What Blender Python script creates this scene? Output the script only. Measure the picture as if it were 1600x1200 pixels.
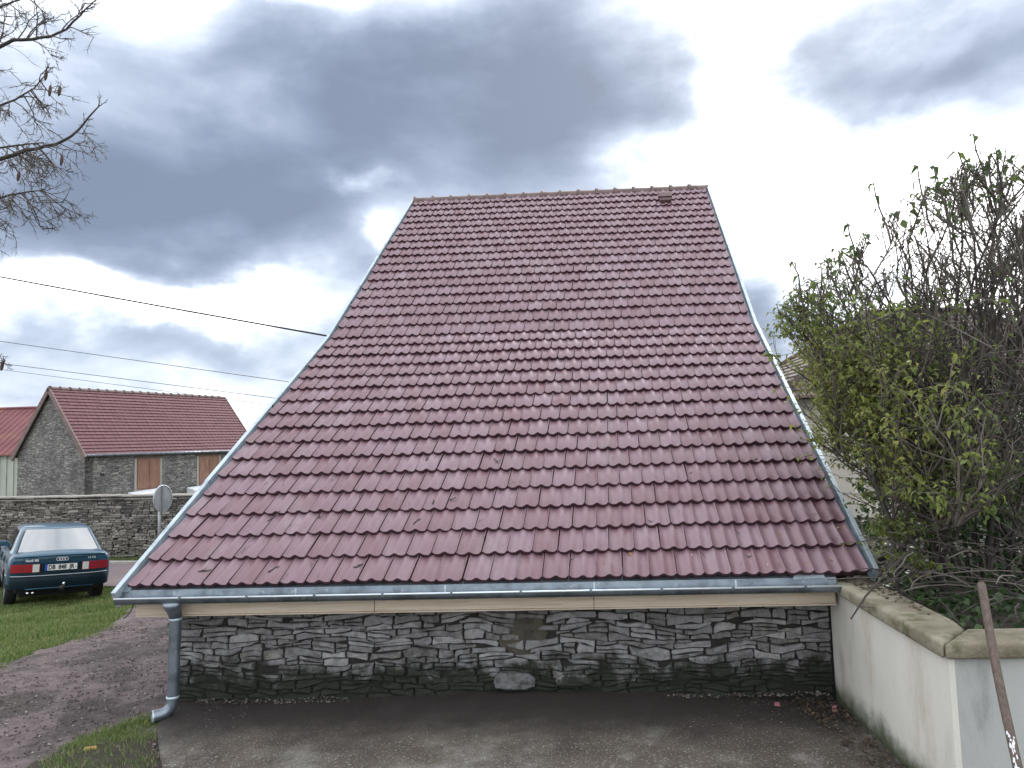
import bpy, math, random
import numpy as np
from mathutils import Vector, Matrix, noise as mnoise
random.seed(7); rng = np.random.default_rng(7)
R = math.radians
scene = bpy.context.scene
for o in list(bpy.data.objects): bpy.data.objects.remove(o)
C = bpy.data.collections.new('place'); scene.collection.children.link(C)
G = -1.13                      # level of the yard; z = 0 is the lower edge of the barn's tiles

# ------------------------------------------------------------------ camera
cam = bpy.data.cameras.new('camera'); camo = bpy.data.objects.new('camera', cam); C.objects.link(camo)
cam.sensor_width = 36; cam.lens = 36*1110/1600; cam.clip_start = .05; cam.clip_end = 3000
rt = Vector((.99831, .05067, -.02832)); up = Vector((.03228, -.07895, .99636)); fw = Vector((-.04825, .99559, .08045))
m = Matrix((rt, up, -fw)).transposed().to_4x4(); m.translation = (3.857, -6.419, 1.251)
camo.matrix_world = m; scene.camera = camo

# ------------------------------------------------------------------ sky
SUN_AZ, SUN_EL = 17.0, 36.0
world = bpy.data.worlds.new('World'); scene.world = world; world.use_nodes = True
wt = world.node_tree; wn = wt.nodes; wl = wt.links; wn.clear()
def N(t, **kw):
    n = wn.new(t)
    for k, v in kw.items(): setattr(n, k, v)
    return n
def WM(op, a, b=None, c=None):
    n = N('ShaderNodeMath', operation=op)
    for i, v in enumerate((a, b, c)):
        if v is None: continue
        if isinstance(v, (int, float)): n.inputs[i].default_value = v
        else: wl.new(v, n.inputs[i])
    return n.outputs[0]
tc = N('ShaderNodeTexCoord'); sep = N('ShaderNodeSeparateXYZ'); wl.new(tc.outputs['Generated'], sep.inputs[0])
az = WM('MULTIPLY', WM('ARCTAN2', sep.outputs[0], sep.outputs[1]), 180/math.pi)
el = WM('MULTIPLY', WM('ARCSINE', sep.outputs[2]), 180/math.pi)
def wnoise(scale, stretch, detail=7, rough=.55, off=0, dist=0.):
    mp = N('ShaderNodeMapping'); mp.inputs['Scale'].default_value = stretch; mp.inputs['Location'].default_value = (off, off*.7, off*.3)
    wl.new(tc.outputs['Generated'], mp.inputs[0])
    n = N('ShaderNodeTexNoise'); n.inputs['Scale'].default_value = scale; n.inputs['Detail'].default_value = detail
    n.inputs['Roughness'].default_value = rough; n.inputs['Distortion'].default_value = dist
    wl.new(mp.outputs[0], n.inputs['Vector']); return n.outputs['Fac']
wa = wnoise(4.0, (1, 1, 1.6), 7, .52, 3.1); we = wnoise(4.0, (1, 1, 1.6), 7, .52, 9.7)
azw = WM('ADD', az, WM('MULTIPLY', WM('SUBTRACT', wa, .5), 26)); elw = WM('ADD', el, WM('MULTIPLY', WM('SUBTRACT', we, .5), 15))
cloud = WM('ADD', .20, WM('MULTIPLY', WM('SUBTRACT', wnoise(3.2, (1, 1, 2.4), 8, .53, 1.7, .3), .5), 1.25))
for a, e, ra, re, amp in ((-14, 16, 34, 17, .15), (-6, 28, 12, 7, .50), (3, 23, 8, 5.5, .38), (-30, 18.5, 12, 7, .50), (-21, 24, 10, 7, .30),
                          (18, 26, 5.5, 10, -.55), (23, 16, 9, 5.5, -.5), (28.5, 24, 8.5, 4, .60), (17.8, 8.5, 5, 4.2, .72), (1, 31.5, 10, 5, .42),
                          (-35, 9.9, 7, 1.7, -.75), (-26, 9.6, 5, 1.4, -.5), (-25, 32.5, 8, 1.6, -.7), (-15.3, 21.2, 2.2, 1.3, -.4),
                          (-12.3, 14.0, 1.9, 2.6, -.5), (-19, 16, 7.5, 4.5, .32), (-23, 6.6, 9, 2.2, .26), (-33, 5.6, 8, 2.0, .24), (28, 6, 8, 4, -.15)):
    x = WM('DIVIDE', WM('SUBTRACT', azw, a), ra); y = WM('DIVIDE', WM('SUBTRACT', elw, e), re)
    d2 = WM('ADD', WM('MULTIPLY', x, x), WM('MULTIPLY', y, y))
    cloud = WM('ADD', cloud, WM('MULTIPLY', WM('POWER', 2.718, WM('MULTIPLY', d2, -1)), amp))
cr = N('ShaderNodeValToRGB'); wl.new(cloud, cr.inputs[0])
el_ = cr.color_ramp.elements; el_[0].position = .04; el_[0].color = (1, 1, 1, 1); el_[1].position = 1.0; el_[1].color = (.098, .121, .168, 1)
for pos, c in ((.20, (.60, .63, .67)), (.34, (.375, .41, .475)), (.50, (.245, .282, .35)), (.70, (.16, .192, .252)), (.85, (.122, .149, .203))):
    e_ = el_.new(pos); e_.color = (*c, 1)
skyt = N('ShaderNodeTexSky', sky_type='NISHITA', sun_disc=False); skyt.sun_elevation = R(SUN_EL); skyt.sun_rotation = R(SUN_AZ)
bg1 = N('ShaderNodeBackground'); mr = N('ShaderNodeMapRange'); mr.inputs[1].default_value = .30; mr.inputs[2].default_value = -.05; mr.inputs[3].default_value = 1.75; mr.inputs[4].default_value = 2.1; wl.new(cloud, mr.inputs[0]); wl.new(mr.outputs[0], bg1.inputs[1]);  wl.new(cr.outputs[0], bg1.inputs[0])
bg2 = N('ShaderNodeBackground'); bg2.inputs[1].default_value = .08; wl.new(skyt.outputs[0], bg2.inputs[0])
mx = N('ShaderNodeMixShader'); mx.inputs[0].default_value = .93
wl.new(bg2.outputs[0], mx.inputs[1]); wl.new(bg1.outputs[0], mx.inputs[2])
wo = N('ShaderNodeOutputWorld'); wl.new(mx.outputs[0], wo.inputs[0])
world.cycles.sampling_method = 'MANUAL'; world.cycles.sample_map_resolution = 1024

# ------------------------------------------------------------------ sun (veiled by cloud) and exposure
sl = bpy.data.lights.new('sun', 'SUN'); sl.energy = 1.4; sl.angle = R(24); sl.color = (1, .97, .93)
so = bpy.data.objects.new('sun', sl); C.objects.link(so)
sd = Vector((math.sin(R(SUN_AZ))*math.cos(R(SUN_EL)), math.cos(R(SUN_AZ))*math.cos(R(SUN_EL)), math.sin(R(SUN_EL))))
so.rotation_euler = sd.to_track_quat('Z', 'Y').to_euler(); so.location = (0, 0, 30)
vs = scene.view_settings; vs.view_transform = 'Standard'; vs.look = 'None'; vs.gamma = 1; vs.exposure = .58

# ------------------------------------------------------------------ materials
MATS = {}
def mat(name, ramp, scale=5., detail=6, rough=.8, bump=0., bscale=None, spec=.5, metal=0., dirt=None, dirt2=None, zstain=None,
        rand=None, stretch=(1, 1, 1), coords='pos', coat=0., ior=1.5, trans=0., voro=None, rvar=0., ytone=None):
    m = bpy.data.materials.new(name); m.use_nodes = True; t = m.node_tree; n = t.nodes; l = t.links
    b = n['Principled BSDF']; out = n['Material Output']
    def nd(ty, **kw):
        q = n.new(ty)
        for k, v in kw.items(): setattr(q, k, v)
        return q
    def mth(op, a, bb=None):
        q = nd('ShaderNodeMath', operation=op)
        for i, v in enumerate((a, bb)):
            if v is None: continue
            if isinstance(v, (int, float)): q.inputs[i].default_value = v
            else: l.new(v, q.inputs[i])
        return q.outputs[0]
    if coords == 'pos': src = nd('ShaderNodeNewGeometry').outputs['Position']
    else: src = nd('ShaderNodeTexCoord').outputs['Object']
    mp = nd('ShaderNodeMapping'); mp.inputs['Scale'].default_value = stretch; l.new(src, mp.inputs[0]); vec = mp.outputs[0]
    def nz(sc, dt=6, ro=.6, raw=False):
        q = nd('ShaderNodeTexNoise'); q.inputs['Scale'].default_value = sc; q.inputs['Detail'].default_value = dt; q.inputs['Roughness'].default_value = ro
        l.new(src if raw else vec, q.inputs['Vector']); return q.outputs['Fac']
    def mixc(f, a, c2):
        q = nd('ShaderNodeMix', data_type='RGBA'); l.new(f, q.inputs['Factor']); l.new(a, q.inputs['A'])
        if isinstance(c2, tuple): q.inputs['B'].default_value = (*c2, 1)
        else: l.new(c2, q.inputs['B'])
        return q.outputs['Result']
    fac = nz(scale, detail)
    if rand:
        if rand[0] == 'obj': rv = nd('ShaderNodeObjectInfo').outputs['Random']
        else:
            q = nd('ShaderNodeAttribute', attribute_name='rnd'); rv = q.outputs['Fac']
        fac = mth('ADD', mth('MULTIPLY', fac, 1-rand[1]), mth('MULTIPLY', rv, rand[1]))
    if len(ramp) == 1: ramp = [(0, ramp[0]), (1, tuple(c*1.02 for c in ramp[0]))]
    cr = nd('ShaderNodeValToRGB'); l.new(fac, cr.inputs[0]); e = cr.color_ramp.elements
    e[0].position = ramp[0][0]; e[0].color = (*ramp[0][1], 1); e[1].position = ramp[-1][0]; e[1].color = (*ramp[-1][1], 1)
    for p_, c_ in ramp[1:-1]: q = e.new(p_); q.color = (*c_, 1)
    col = cr.outputs[0]
    def smooth(v, lo, hi):
        q = nd('ShaderNodeMapRange', interpolation_type='SMOOTHSTEP'); q.inputs[1].default_value = lo; q.inputs[2].default_value = hi; l.new(v, q.inputs[0]); return q.outputs[0]
    for dd in (dirt, dirt2):
        if dd: col = mixc(mth('MULTIPLY', smooth(nz(dd[1], 8, .65, len(dd) > 5 and dd[5]), dd[2], dd[3]), dd[4]), col, dd[0])
    if zstain:   # (colour, z, soft, wobble, amount): growth and damp of its own ragged shape
        sp = nd('ShaderNodeSeparateXYZ'); l.new(src, sp.inputs[0])
        zz = mth('ADD', sp.outputs[2], mth('MULTIPLY', mth('SUBTRACT', nz(zstain[5] if len(zstain) > 5 else 2.2, 9, .7, True), .5), zstain[3]))
        col = mixc(mth('MULTIPLY', smooth(zz, zstain[1]+zstain[2], zstain[1]-zstain[2]), zstain[4]), col, zstain[0])
    if ytone:   # (colour, y, soft, wobble, amount): ground darker towards higher y, with a ragged outline
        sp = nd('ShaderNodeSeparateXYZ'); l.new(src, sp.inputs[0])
        yy = mth('ADD', sp.outputs[1], mth('MULTIPLY', mth('SUBTRACT', nz(1.3, 9, .68, True), .5), ytone[3]))
        col = mixc(mth('MULTIPLY', smooth(yy, ytone[1]-ytone[2], ytone[1]+ytone[2]), ytone[4]), col, ytone[0])
    l.new(col, b.inputs['Base Color'])
    if rvar: l.new(mth('ADD', rough-rvar/2, mth('MULTIPLY', nz(scale*1.7, 5), rvar)), b.inputs['Roughness'])
    else: b.inputs['Roughness'].default_value = rough
    b.inputs['Metallic'].default_value = metal; b.inputs['Specular IOR Level'].default_value = spec; b.inputs['IOR'].default_value = ior
    b.inputs['Coat Weight'].default_value = coat; b.inputs['Coat Roughness'].default_value = .06
    if bump:
        bp = nd('ShaderNodeBump'); bp.inputs['Strength'].default_value = bump; bp.inputs['Distance'].default_value = .02
        h = nz(bscale or scale*4, 8, .65)
        if voro:
            q = nd('ShaderNodeTexVoronoi', feature='DISTANCE_TO_EDGE'); q.inputs['Scale'].default_value = voro[0]
            mp2 = nd('ShaderNodeMapping'); mp2.inputs['Scale'].default_value = voro[1]; l.new(src, mp2.inputs[0]); l.new(mp2.outputs[0], q.inputs['Vector'])
            s = smooth(q.outputs['Distance'], 0, voro[2]); h = mth('ADD', mth('MULTIPLY', h, .35), s)
            q2 = nd('ShaderNodeTexVoronoi'); q2.inputs['Scale'].default_value = voro[0]; l.new(mp2.outputs[0], q2.inputs['Vector'])
            hs = nd('ShaderNodeHueSaturation'); l.new(col, hs.inputs['Color']); sx = nd('ShaderNodeSeparateXYZ'); l.new(q2.outputs['Color'], sx.inputs[0])
            l.new(mth('ADD', .65, mth('MULTIPLY', sx.outputs[0], .7)), hs.inputs['Value'])
            l.new(mixc(mth('SUBTRACT', 1, s), hs.outputs[0], voro[3]), b.inputs['Base Color'])
        l.new(h, bp.inputs['Height']); l.new(bp.outputs[0], b.inputs['Normal'])
    if trans:
        tr = nd('ShaderNodeBsdfTranslucent'); l.new(col, tr.inputs[0]); ms = nd('ShaderNodeMixShader'); ms.inputs[0].default_value = trans
        l.new(b.outputs[0], ms.inputs[1]); l.new(tr.outputs[0], ms.inputs[2]); l.new(ms.outputs[0], out.inputs[0])
    MATS[name] = m; return m

TILE = [(.15, (.188, .086, .096)), (.36, (.206, .116, .135)), (.60, (.232, .144, .172)), (.9, (.30, .215, .25))]
for nm, rd in (('clay_tile', 'obj'), ('clay_tile_field', 'attr')):
    mat(nm, TILE, scale=9, rough=.40, bump=.16, bscale=60, rand=(rd, .32), stretch=(1, .3, .3), spec=.6, rvar=.2,
        dirt=((.34, .30, .31), 2.6, .52, .72, .32), dirt2=((.05, .035, .035), 13, .61, .70, .6))
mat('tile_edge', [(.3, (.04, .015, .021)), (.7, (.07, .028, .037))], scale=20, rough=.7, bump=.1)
mat('far_tile', [(.2, (.125, .055, .062)), (.8, (.18, .088, .097))], scale=4, rough=.7, rand=('attr', .25), spec=.3)
mat('vent_clay', [(.3, (.07, .035, .038)), (.7, (.11, .06, .062))], scale=8, rough=.7)
mat('ridge_clay', [(.3, (.13, .085, .082)), (.7, (.22, .16, .15))], scale=6, rough=.7, bump=.2)
mat('underlay', [(0, (.03, .02, .02)), (1, (.05, .035, .035))], rough=.9)
mat('zinc', [(.3, (.18, .215, .255)), (.7, (.27, .315, .36))], scale=3, rough=.36, metal=.75, rvar=.3, bump=.06, bscale=7, dirt=((.10, .12, .14), 4, .46, .66, .7), dirt2=((.42, .46, .48), 13, .58, .70, .5))
mat('zinc_bright', [(.3, (.42, .50, .56)), (.7, (.55, .63, .68))], scale=3, rough=.42, metal=.45, rvar=.3, dirt=((.24, .28, .31), 3.5, .48, .68, .65), dirt2=((.62, .66, .68), 10, .58, .70, .5))
mat('zinc_bead', [(.3, (.60, .68, .73)), (.7, (.74, .80, .84))], scale=4, rough=.35, metal=.4)
mat('fascia_wood', [(.25, (.47, .37, .27)), (.5, (.60, .51, .40)), (.8, (.68, .60, .50))], scale=3, rough=.62, stretch=(.5, 8, 14), bump=.08, dirt=((.24, .15, .09), 5, .54, .70, .6), dirt2=((.10, .07, .05), 14, .62, .70, .6))
mat('dark_metal', [(0, (.03, .03, .035)), (1, (.05, .05, .055))], rough=.5, metal=.5)
mat('wall_stone', [(.25, (.10, .097, .094)), (.42, (.19, .186, .186)), (.58, (.26, .257, .265)), (.78, (.37, .36, .35))], scale=16, rough=.9, bump=1.0, bscale=26, rand=('obj', .35),
    dirt=((.075, .07, .062), 9, .5, .64, .6), dirt2=((.30, .285, .22), 5, .56, .70, .5), zstain=((.011, .014, .007), -.80, .11, 1.05, .95, 3.6))
mat('pale_block', [(.3, (.10, .10, .105)), (.7, (.20, .198, .20))], scale=14, rough=.9, bump=1., bscale=30, dirt=((.035, .035, .028), 9, .48, .62, .75))
mat('wall_core', [(.3, (.012, .011, .010)), (.7, (.03, .027, .023))], scale=12, rough=.95, bump=.5, zstain=((.012, .014, .01), -.85, .15, .4, .9))
mat('rubble', [(.2, (.05, .045, .04)), (.7, (.13, .12, .11)), (1, (.26, .25, .23))], scale=9, rough=.95, rand=('attr', .8))
mat('mortar_patch', [(.3, (.04, .036, .029)), (.7, (.10, .088, .068))], scale=9, rough=.95, bump=.8, bscale=22, dirt=((.05, .055, .03), 5, .5, .7, .7))
mat('far_stone', [(.25, (.10, .092, .08)), (.45, (.19, .175, .155)), (.65, (.27, .25, .22)), (.85, (.36, .335, .30))], scale=4, rough=.9, bump=.4, rand=('attr', .6), dirt=((.05, .05, .045), 1.5, .5, .66, .7))
mat('barn_masonry', [(.3, (.15, .145, .14)), (.5, (.22, .215, .205)), (.75, (.29, .28, .26))], scale=1.3, rough=.95, bump=.9, bscale=20, voro=(4.2, (1, 1, 3.6), .09, (.07, .066, .06)))
mat('shutter_paint', [(.3, (.20, .10, .066)), (.7, (.29, .165, .115))], scale=3, rough=.7, stretch=(2, 2, .6), bump=.1, dirt=((.40, .27, .2), 4, .56, .7, .6))
mat('stone_trim', [(.3, (.28, .27, .24)), (.7, (.4, .38, .34))], rough=.9, bump=.2)
mat('white_paint', [(.3, (.68, .70, .74)), (.7, (.8, .82, .85))], rough=.6)
mat('red_sheet', [(.3, (.15, .045, .05)), (.7, (.21, .07, .075))], scale=1, rough=.6, dirt=((.22, .11, .06), .5, .48, .66, .7))
mat('pale_cladding', [(.3, (.40, .43, .38)), (.7, (.52, .55, .48))], scale=1, rough=.7)
mat('concrete_slab', [(.25, (.05, .038, .028)), (.5, (.095, .075, .058)), (.75, (.15, .128, .10))], scale=2.2, rough=.8, bump=.8, bscale=70, rvar=.35,
    dirt=((.27, .26, .23), 1.4, .48, .68, .75), dirt2=((.46, .44, .40), 60, .55, .66, .75), ytone=((.022, .017, .015), -.55, .40, 1.5, .92))
mat('driveway_gravel', [(.25, (.075, .058, .059)), (.5, (.145, .110, .111)), (.75, (.215, .172, .170))], scale=6, rough=.95, bump=1., bscale=40, dirt=((.036, .030, .025), 1.4, .50, .62, .75), dirt2=((.24, .205, .19), 34, .6, .68, .6))
mat('pebble', [(.2, (.06, .045, .044)), (.55, (.12, .09, .09)), (.8, (.2, .165, .16)), (1, (.42, .40, .37))], scale=3, rough=.9, rand=('attr', .9))
mat('road_asphalt', [(.3, (.15, .115, .12)), (.7, (.22, .175, .18))], scale=1.2, rough=.85, bump=.3, bscale=60)
mat('kerb_concrete', [(.3, (.38, .36, .33)), (.7, (.5, .48, .44))], rough=.9, bump=.2)
mat('earth', [(.3, (.045, .052, .022)), (.5, (.075, .085, .032)), (.7, (.10, .085, .05))], scale=2.2, rough=1, bump=.6, bscale=20)
mat('soil', [(.3, (.03, .024, .018)), (.7, (.06, .048, .036))], scale=4, rough=1, bump=.7)
mat('grass_blade', [(.15, (.05, .10, .022)), (.42, (.115, .20, .045)), (.62, (.21, .27, .085)), (.85, (.37, .35, .17))], scale=1.6, rough=.55, rand=('attr', .65), trans=.3)
mat('render_cream', [(.3, (.62, .60, .54)), (.7, (.70, .68, .625))], scale=1.5, rough=.92, bump=.25, bscale=90, dirt=((.40, .30, .19), 1.7, .52, .7, .5), dirt2=((.30, .29, .26), 2.6, .55, .75, .5),
    zstain=((.045, .06, .018), -1.0, .12, .5, .95, 1.9), stretch=(1, 1, .35))
mat('render_grey', [(.3, (.40, .41, .40)), (.7, (.48, .49, .475))], scale=2, rough=.92, bump=.3, bscale=120, dirt=((.11, .115, .12), 1.5, .56, .72, .7), stretch=(1, 1, .3))
mat('coping_concrete', [(.25, (.14, .12, .08)), (.5, (.25, .22, .16)), (.8, (.38, .35, .28))], scale=5, rough=.95, bump=.6, bscale=40, dirt=((.07, .075, .025), 4, .52, .66, .7), dirt2=((.42, .40, .34), 11, .62, .7, .5))
mat('old_wood', [(.3, (.075, .052, .042)), (.7, (.16, .12, .098))], scale=6, rough=.75, stretch=(9, 9, 1.2), bump=.2)
mat('bark', [(.3, (.035, .03, .027)), (.7, (.09, .08, .07))], scale=14, rough=.95, bump=.5)
mat('twig_bark', [(.2, (.05, .042, .037)), (.6, (.12, .102, .09)), (.9, (.24, .21, .18))], scale=5, rough=.9, rand=('attr', .6), dirt=((.15, .15, .035), 3, .6, .72, .7))
mat('leaf', [(.05, (.035, .06, .026)), (.3, (.08, .13, .04)), (.55, (.17, .22, .06)), (.78, (.31, .34, .09)), (1, (.48, .40, .12))], scale=1.2, rough=.5, rand=('attr', .75), trans=.5)
mat('ivy_leaf', [(.1, (.018, .04, .014)), (.6, (.04, .085, .022)), (1, (.075, .13, .035))], scale=1.2, rough=.4, rand=('attr', .7), trans=.3)
mat('dry_leaf', [(.2, (.30, .16, .07)), (.6, (.46, .33, .17)), (1, (.62, .56, .45))], scale=3, rough=.8, rand=('obj', .8))
mat('litter_leaf', [(.2, (.03, .022, .016)), (.7, (.075, .05, .03)), (1, (.17, .11, .06))], scale=3, rough=.9, rand=('attr', .8))
mat('brown_roof', [(.3, (.10, .075, .065)), (.7, (.19, .145, .125))], scale=3, rough=.8, rand=('attr', .5))
mat('cream_wall', [(.3, (.50, .46, .40)), (.7, (.60, .56, .49))], scale=1, rough=.9)
mat('glass_dark', [(0, (.02, .025, .03)), (1, (.03, .035, .04))], rough=.06, ior=1.8, spec=.8)
mat('car_glass', [(0, (.10, .12, .14)), (1, (.13, .15, .17))], rough=.05, ior=2.25, spec=.8)
mat('car_paint', [(.3, (.004, .058, .105)), (.7, (.006, .072, .13))], scale=2, rough=.38, metal=.15, coat=.45)
mat('bumper_plastic', [(.3, (.003, .012, .020)), (.7, (.005, .016, .026))], rough=.55, spec=.2)
mat('black_rubber', [(0, (.012, .012, .013)), (1, (.022, .022, .023))], rough=.75)
mat('red_lens', [(0, (.26, .008, .02)), (1, (.34, .012, .028))], rough=.15, coat=.8)
mat('clear_lens', [(0, (.55, .56, .55)), (1, (.66, .67, .66))], rough=.15, coat=.8)
mat('badge_silver', [(0, (.62, .64, .66)), (1, (.68, .70, .72))], rough=.35)
mat('chrome', [(0, (.75, .78, .8)), (1, (.82, .84, .86))], rough=.18, metal=1.)
mat('plate_white', [(0, (.72, .73, .74)), (1, (.78, .79, .8))], rough=.4)
mat('plate_blue', [(0, (.02, .07, .35)), (1, (.025, .08, .4))], rough=.4)
mat('letter_black', [(0, (.01, .01, .012)), (1, (.015, .015, .017))], rough=.5)
mat('sign_back', [(.3, (.36, .38, .40)), (.7, (.45, .47, .49))], rough=.45, metal=.45)
mat('sign_rail', [(.3, (.26, .28, .30)), (.7, (.33, .35, .37))], rough=.5, metal=.4)
mat('cable_black', [(0, (.015, .015, .017)), (1, (.02, .02, .022))], rough=.6)
mat('pod_brown', [(0, (.05, .03, .025)), (1, (.09, .055, .045))], rough=.7)
mat('yellow_scrap', [(.3, (.33, .20, .05)), (.7, (.45, .31, .11))], scale=20, rough=.6)
mat('pink_scrap', [(.3, (.17, .045, .055)), (.7, (.24, .075, .08))], rough=.5)

# ------------------------------------------------------------------ helpers
def V(*a): return np.array(a, float)
wloc = {}
def link(o, parent=None, loc=(0, 0, 0), local=False):
    C.objects.link(o); loc = Vector(loc)
    if parent is not None:
        o.parent = parent
        o.location = loc if local else loc - wloc.get(parent.name, Vector())
    else: o.location = loc
    wloc[o.name] = loc.copy()
    return o
def empty(name, loc, label, cat, group=None):
    o = bpy.data.objects.new(name, None); o.empty_display_size = .2; link(o, None, loc); tag(o, label, cat, group); return o
def tag(o, label=None, cat=None, group=None, kind=None):
    if label: o['label'] = label
    if cat: o['category'] = cat
    if group: o['group'] = group
    if kind: o['kind'] = kind
    return o
def mesh(name, v, f, m, smooth=False, rnd=None):
    me = bpy.data.meshes.new(name); v = np.asarray(v, float).reshape(-1, 3); me.from_pydata(v.tolist(), [], [list(map(int, q)) for q in f]) if not isinstance(f, np.ndarray) else fast(me, v, f)
    me.materials.append(MATS[m])
    if smooth: me.polygons.foreach_set('use_smooth', [True]*len(me.polygons))
    if rnd is not None:
        a = me.attributes.new('rnd', 'FLOAT', 'FACE'); a.data.foreach_set('value', np.asarray(rnd, np.float32))
    me.update(); return me
def fast(me, v, f):
    n, k = f.shape; me.vertices.add(len(v)); me.vertices.foreach_set('co', v.ravel()); me.loops.add(n*k); me.loops.foreach_set('vertex_index', f.ravel().astype(np.int32))
    me.polygons.add(n); me.polygons.foreach_set('loop_start', np.arange(0, n*k, k, dtype=np.int32)); me.polygons.foreach_set('loop_total', np.full(n, k, np.int32)); me.update(calc_edges=True)
class MB:
    def __init__(s): s.v = []; s.f = []; s.r = []
    def add(s, v, f, r=None):
        o = len(s.v); s.v += [tuple(map(float, q)) for q in v]; s.f += [[i+o for i in q] for q in f]; s.r += [r if r is not None else 0.]*len(f); return s
    def hexa(s, p, r=None):        # 8 corners: bottom ring then top ring
        return s.add(p, [[3, 2, 1, 0], [4, 5, 6, 7], [0, 1, 5, 4], [1, 2, 6, 5], [2, 3, 7, 6], [3, 0, 4, 7]], r)
    def box(s, a, b, r=None):
        (x0, y0, z0), (x1, y1, z1) = a, b
        return s.hexa([(x0, y0, z0), (x1, y0, z0), (x1, y1, z0), (x0, y1, z0), (x0, y0, z1), (x1, y0, z1), (x1, y1, z1), (x0, y1, z1)], r)
    def tube(s, pts, rad, n=8, caps=True, r=None):
        pts = [Vector(p) for p in pts]; rad = [rad]*len(pts) if isinstance(rad, (int, float)) else rad
        t0 = (pts[1]-pts[0]).normalized(); u = t0.orthogonal().normalized(); vs_ = []
        for i, p in enumerate(pts):
            t = (pts[min(i+1, len(pts)-1)]-pts[max(i-1, 0)]).normalized(); u = (u-t*u.dot(t)).normalized(); w = t.cross(u)
            for k in range(n):
                a = 2*math.pi*k/n; vs_.append(p+(u*math.cos(a)+w*math.sin(a))*rad[i])
        f = [[i*n+k, i*n+(k+1) % n, (i+1)*n+(k+1) % n, (i+1)*n+k] for i in range(len(pts)-1) for k in range(n)]
        if caps: f += [list(range(n))[::-1], [(len(pts)-1)*n+k for k in range(n)]]
        return s.add(vs_, f, r)
    def sweep(s, sections, closed=True, caps=True, r=None):   # list of rings with equal length
        n = len(sections[0]); vs_ = [p for sec in sections for p in sec]; k1 = n if closed else n-1
        f = [[i*n+k, i*n+(k+1) % n, (i+1)*n+(k+1) % n, (i+1)*n+k] for i in range(len(sections)-1) for k in range(k1)]
        if caps and closed: f += [list(range(n))[::-1], [(len(sections)-1)*n+k for k in range(n)]]
        return s.add(vs_, f, r)
    def build(s, name, m, parent=None, smooth=False, loc=(0, 0, 0), local=False, rnd=False, bevel=0, angle=None):
        me = mesh(name, s.v, s.f, m, smooth, s.r if rnd else None)
        o = bpy.data.objects.new(name, me); link(o, parent, loc, local)
        if bevel:
            b = o.modifiers.new('bevel', 'BEVEL'); b.width = bevel; b.segments = 2; b.limit_method = 'ANGLE'; b.angle_limit = R(35)
        return o
def struct(o): o['kind'] = 'structure'; return o
def fbm(x, y, z=0., oct=4): return mnoise.fractal(Vector((x, y, z)), 1., 2., oct)

GL = G-.5025                     # level of the road
def gz(y): return -.075*min(max(y-1, 0), 6.7)     # the yard falls away gently behind the barn's front
# ------------------------------------------------------------------ ground, road, driveway, terrace
def sheet(name, m, pts, z, h=0., step=None, sc=1.2):
    """flat polygon, or (with step) a grid clipped to the polygon with slow unevenness"""
    if not step:
        return struct(MB().add([(x, y, z) for x, y in pts], [list(range(len(pts)))]).build(name, m))
    xs = [p[0] for p in pts]; ys = [p[1] for p in pts]; nx = int((max(xs)-min(xs))/step)+1; ny = int((max(ys)-min(ys))/step)+1
    inside = lambda x, y: sum(((a[1] > y) != (b[1] > y)) and x < (b[0]-a[0])*(y-a[1])/(b[1]-a[1])+a[0] for a, b in zip(pts, pts[1:]+pts[:1])) % 2
    idx = {}; v = []; f = []
    def vid(i, j):
        if (i, j) not in idx:
            x = min(xs)+i*step; y = min(ys)+j*step
            idx[i, j] = len(v); v.append((x, y, z+gz(y)+h*fbm(x*sc, y*sc, 3.3)+h*.35*fbm(x*sc*5, y*sc*5, 1.3)))
        return idx[i, j]
    for i in range(nx):
        for j in range(ny):
            x = min(xs)+(i+.5)*step; y = min(ys)+(j+.5)*step
            if inside(x+.08*fbm(x*3, y*3, 8), y+.08*fbm(x*3, y*3, 5)): f.append([vid(i, j), vid(i+1, j), vid(i+1, j+1), vid(i, j+1)])
    return struct(MB().add(v, f).build(name, m, smooth=True))
gv = [(x, y, G-.06+gz(y)) for y in (-300, 1, 7.7, 1500) for x in (-900, 900)]
struct(MB().add(gv, [[0, 1, 3, 2], [2, 3, 5, 4], [4, 5, 7, 6]]).build('ground', 'earth'))
DRIVE = [(-1.9, -9), (.95, -9), (.95, -.9), (.45, -.2), (.3, .6), (.9, 8.75), (-4.7, 8.75), (-4.3, 7.6), (-3.15, 5.0), (-2.75, 3.1), (-2.7, 1.95), (-2.3, 0), (-1.9, -3)]
sheet('driveway', 'driveway_gravel', DRIVE, G-.01, .03, .06)
TERR = [(.43, -.27), (.22, .1), (.22, .45), (6.45, .45), (6.45, -8), (3.2, -8), (.9, -1.0)]
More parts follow.
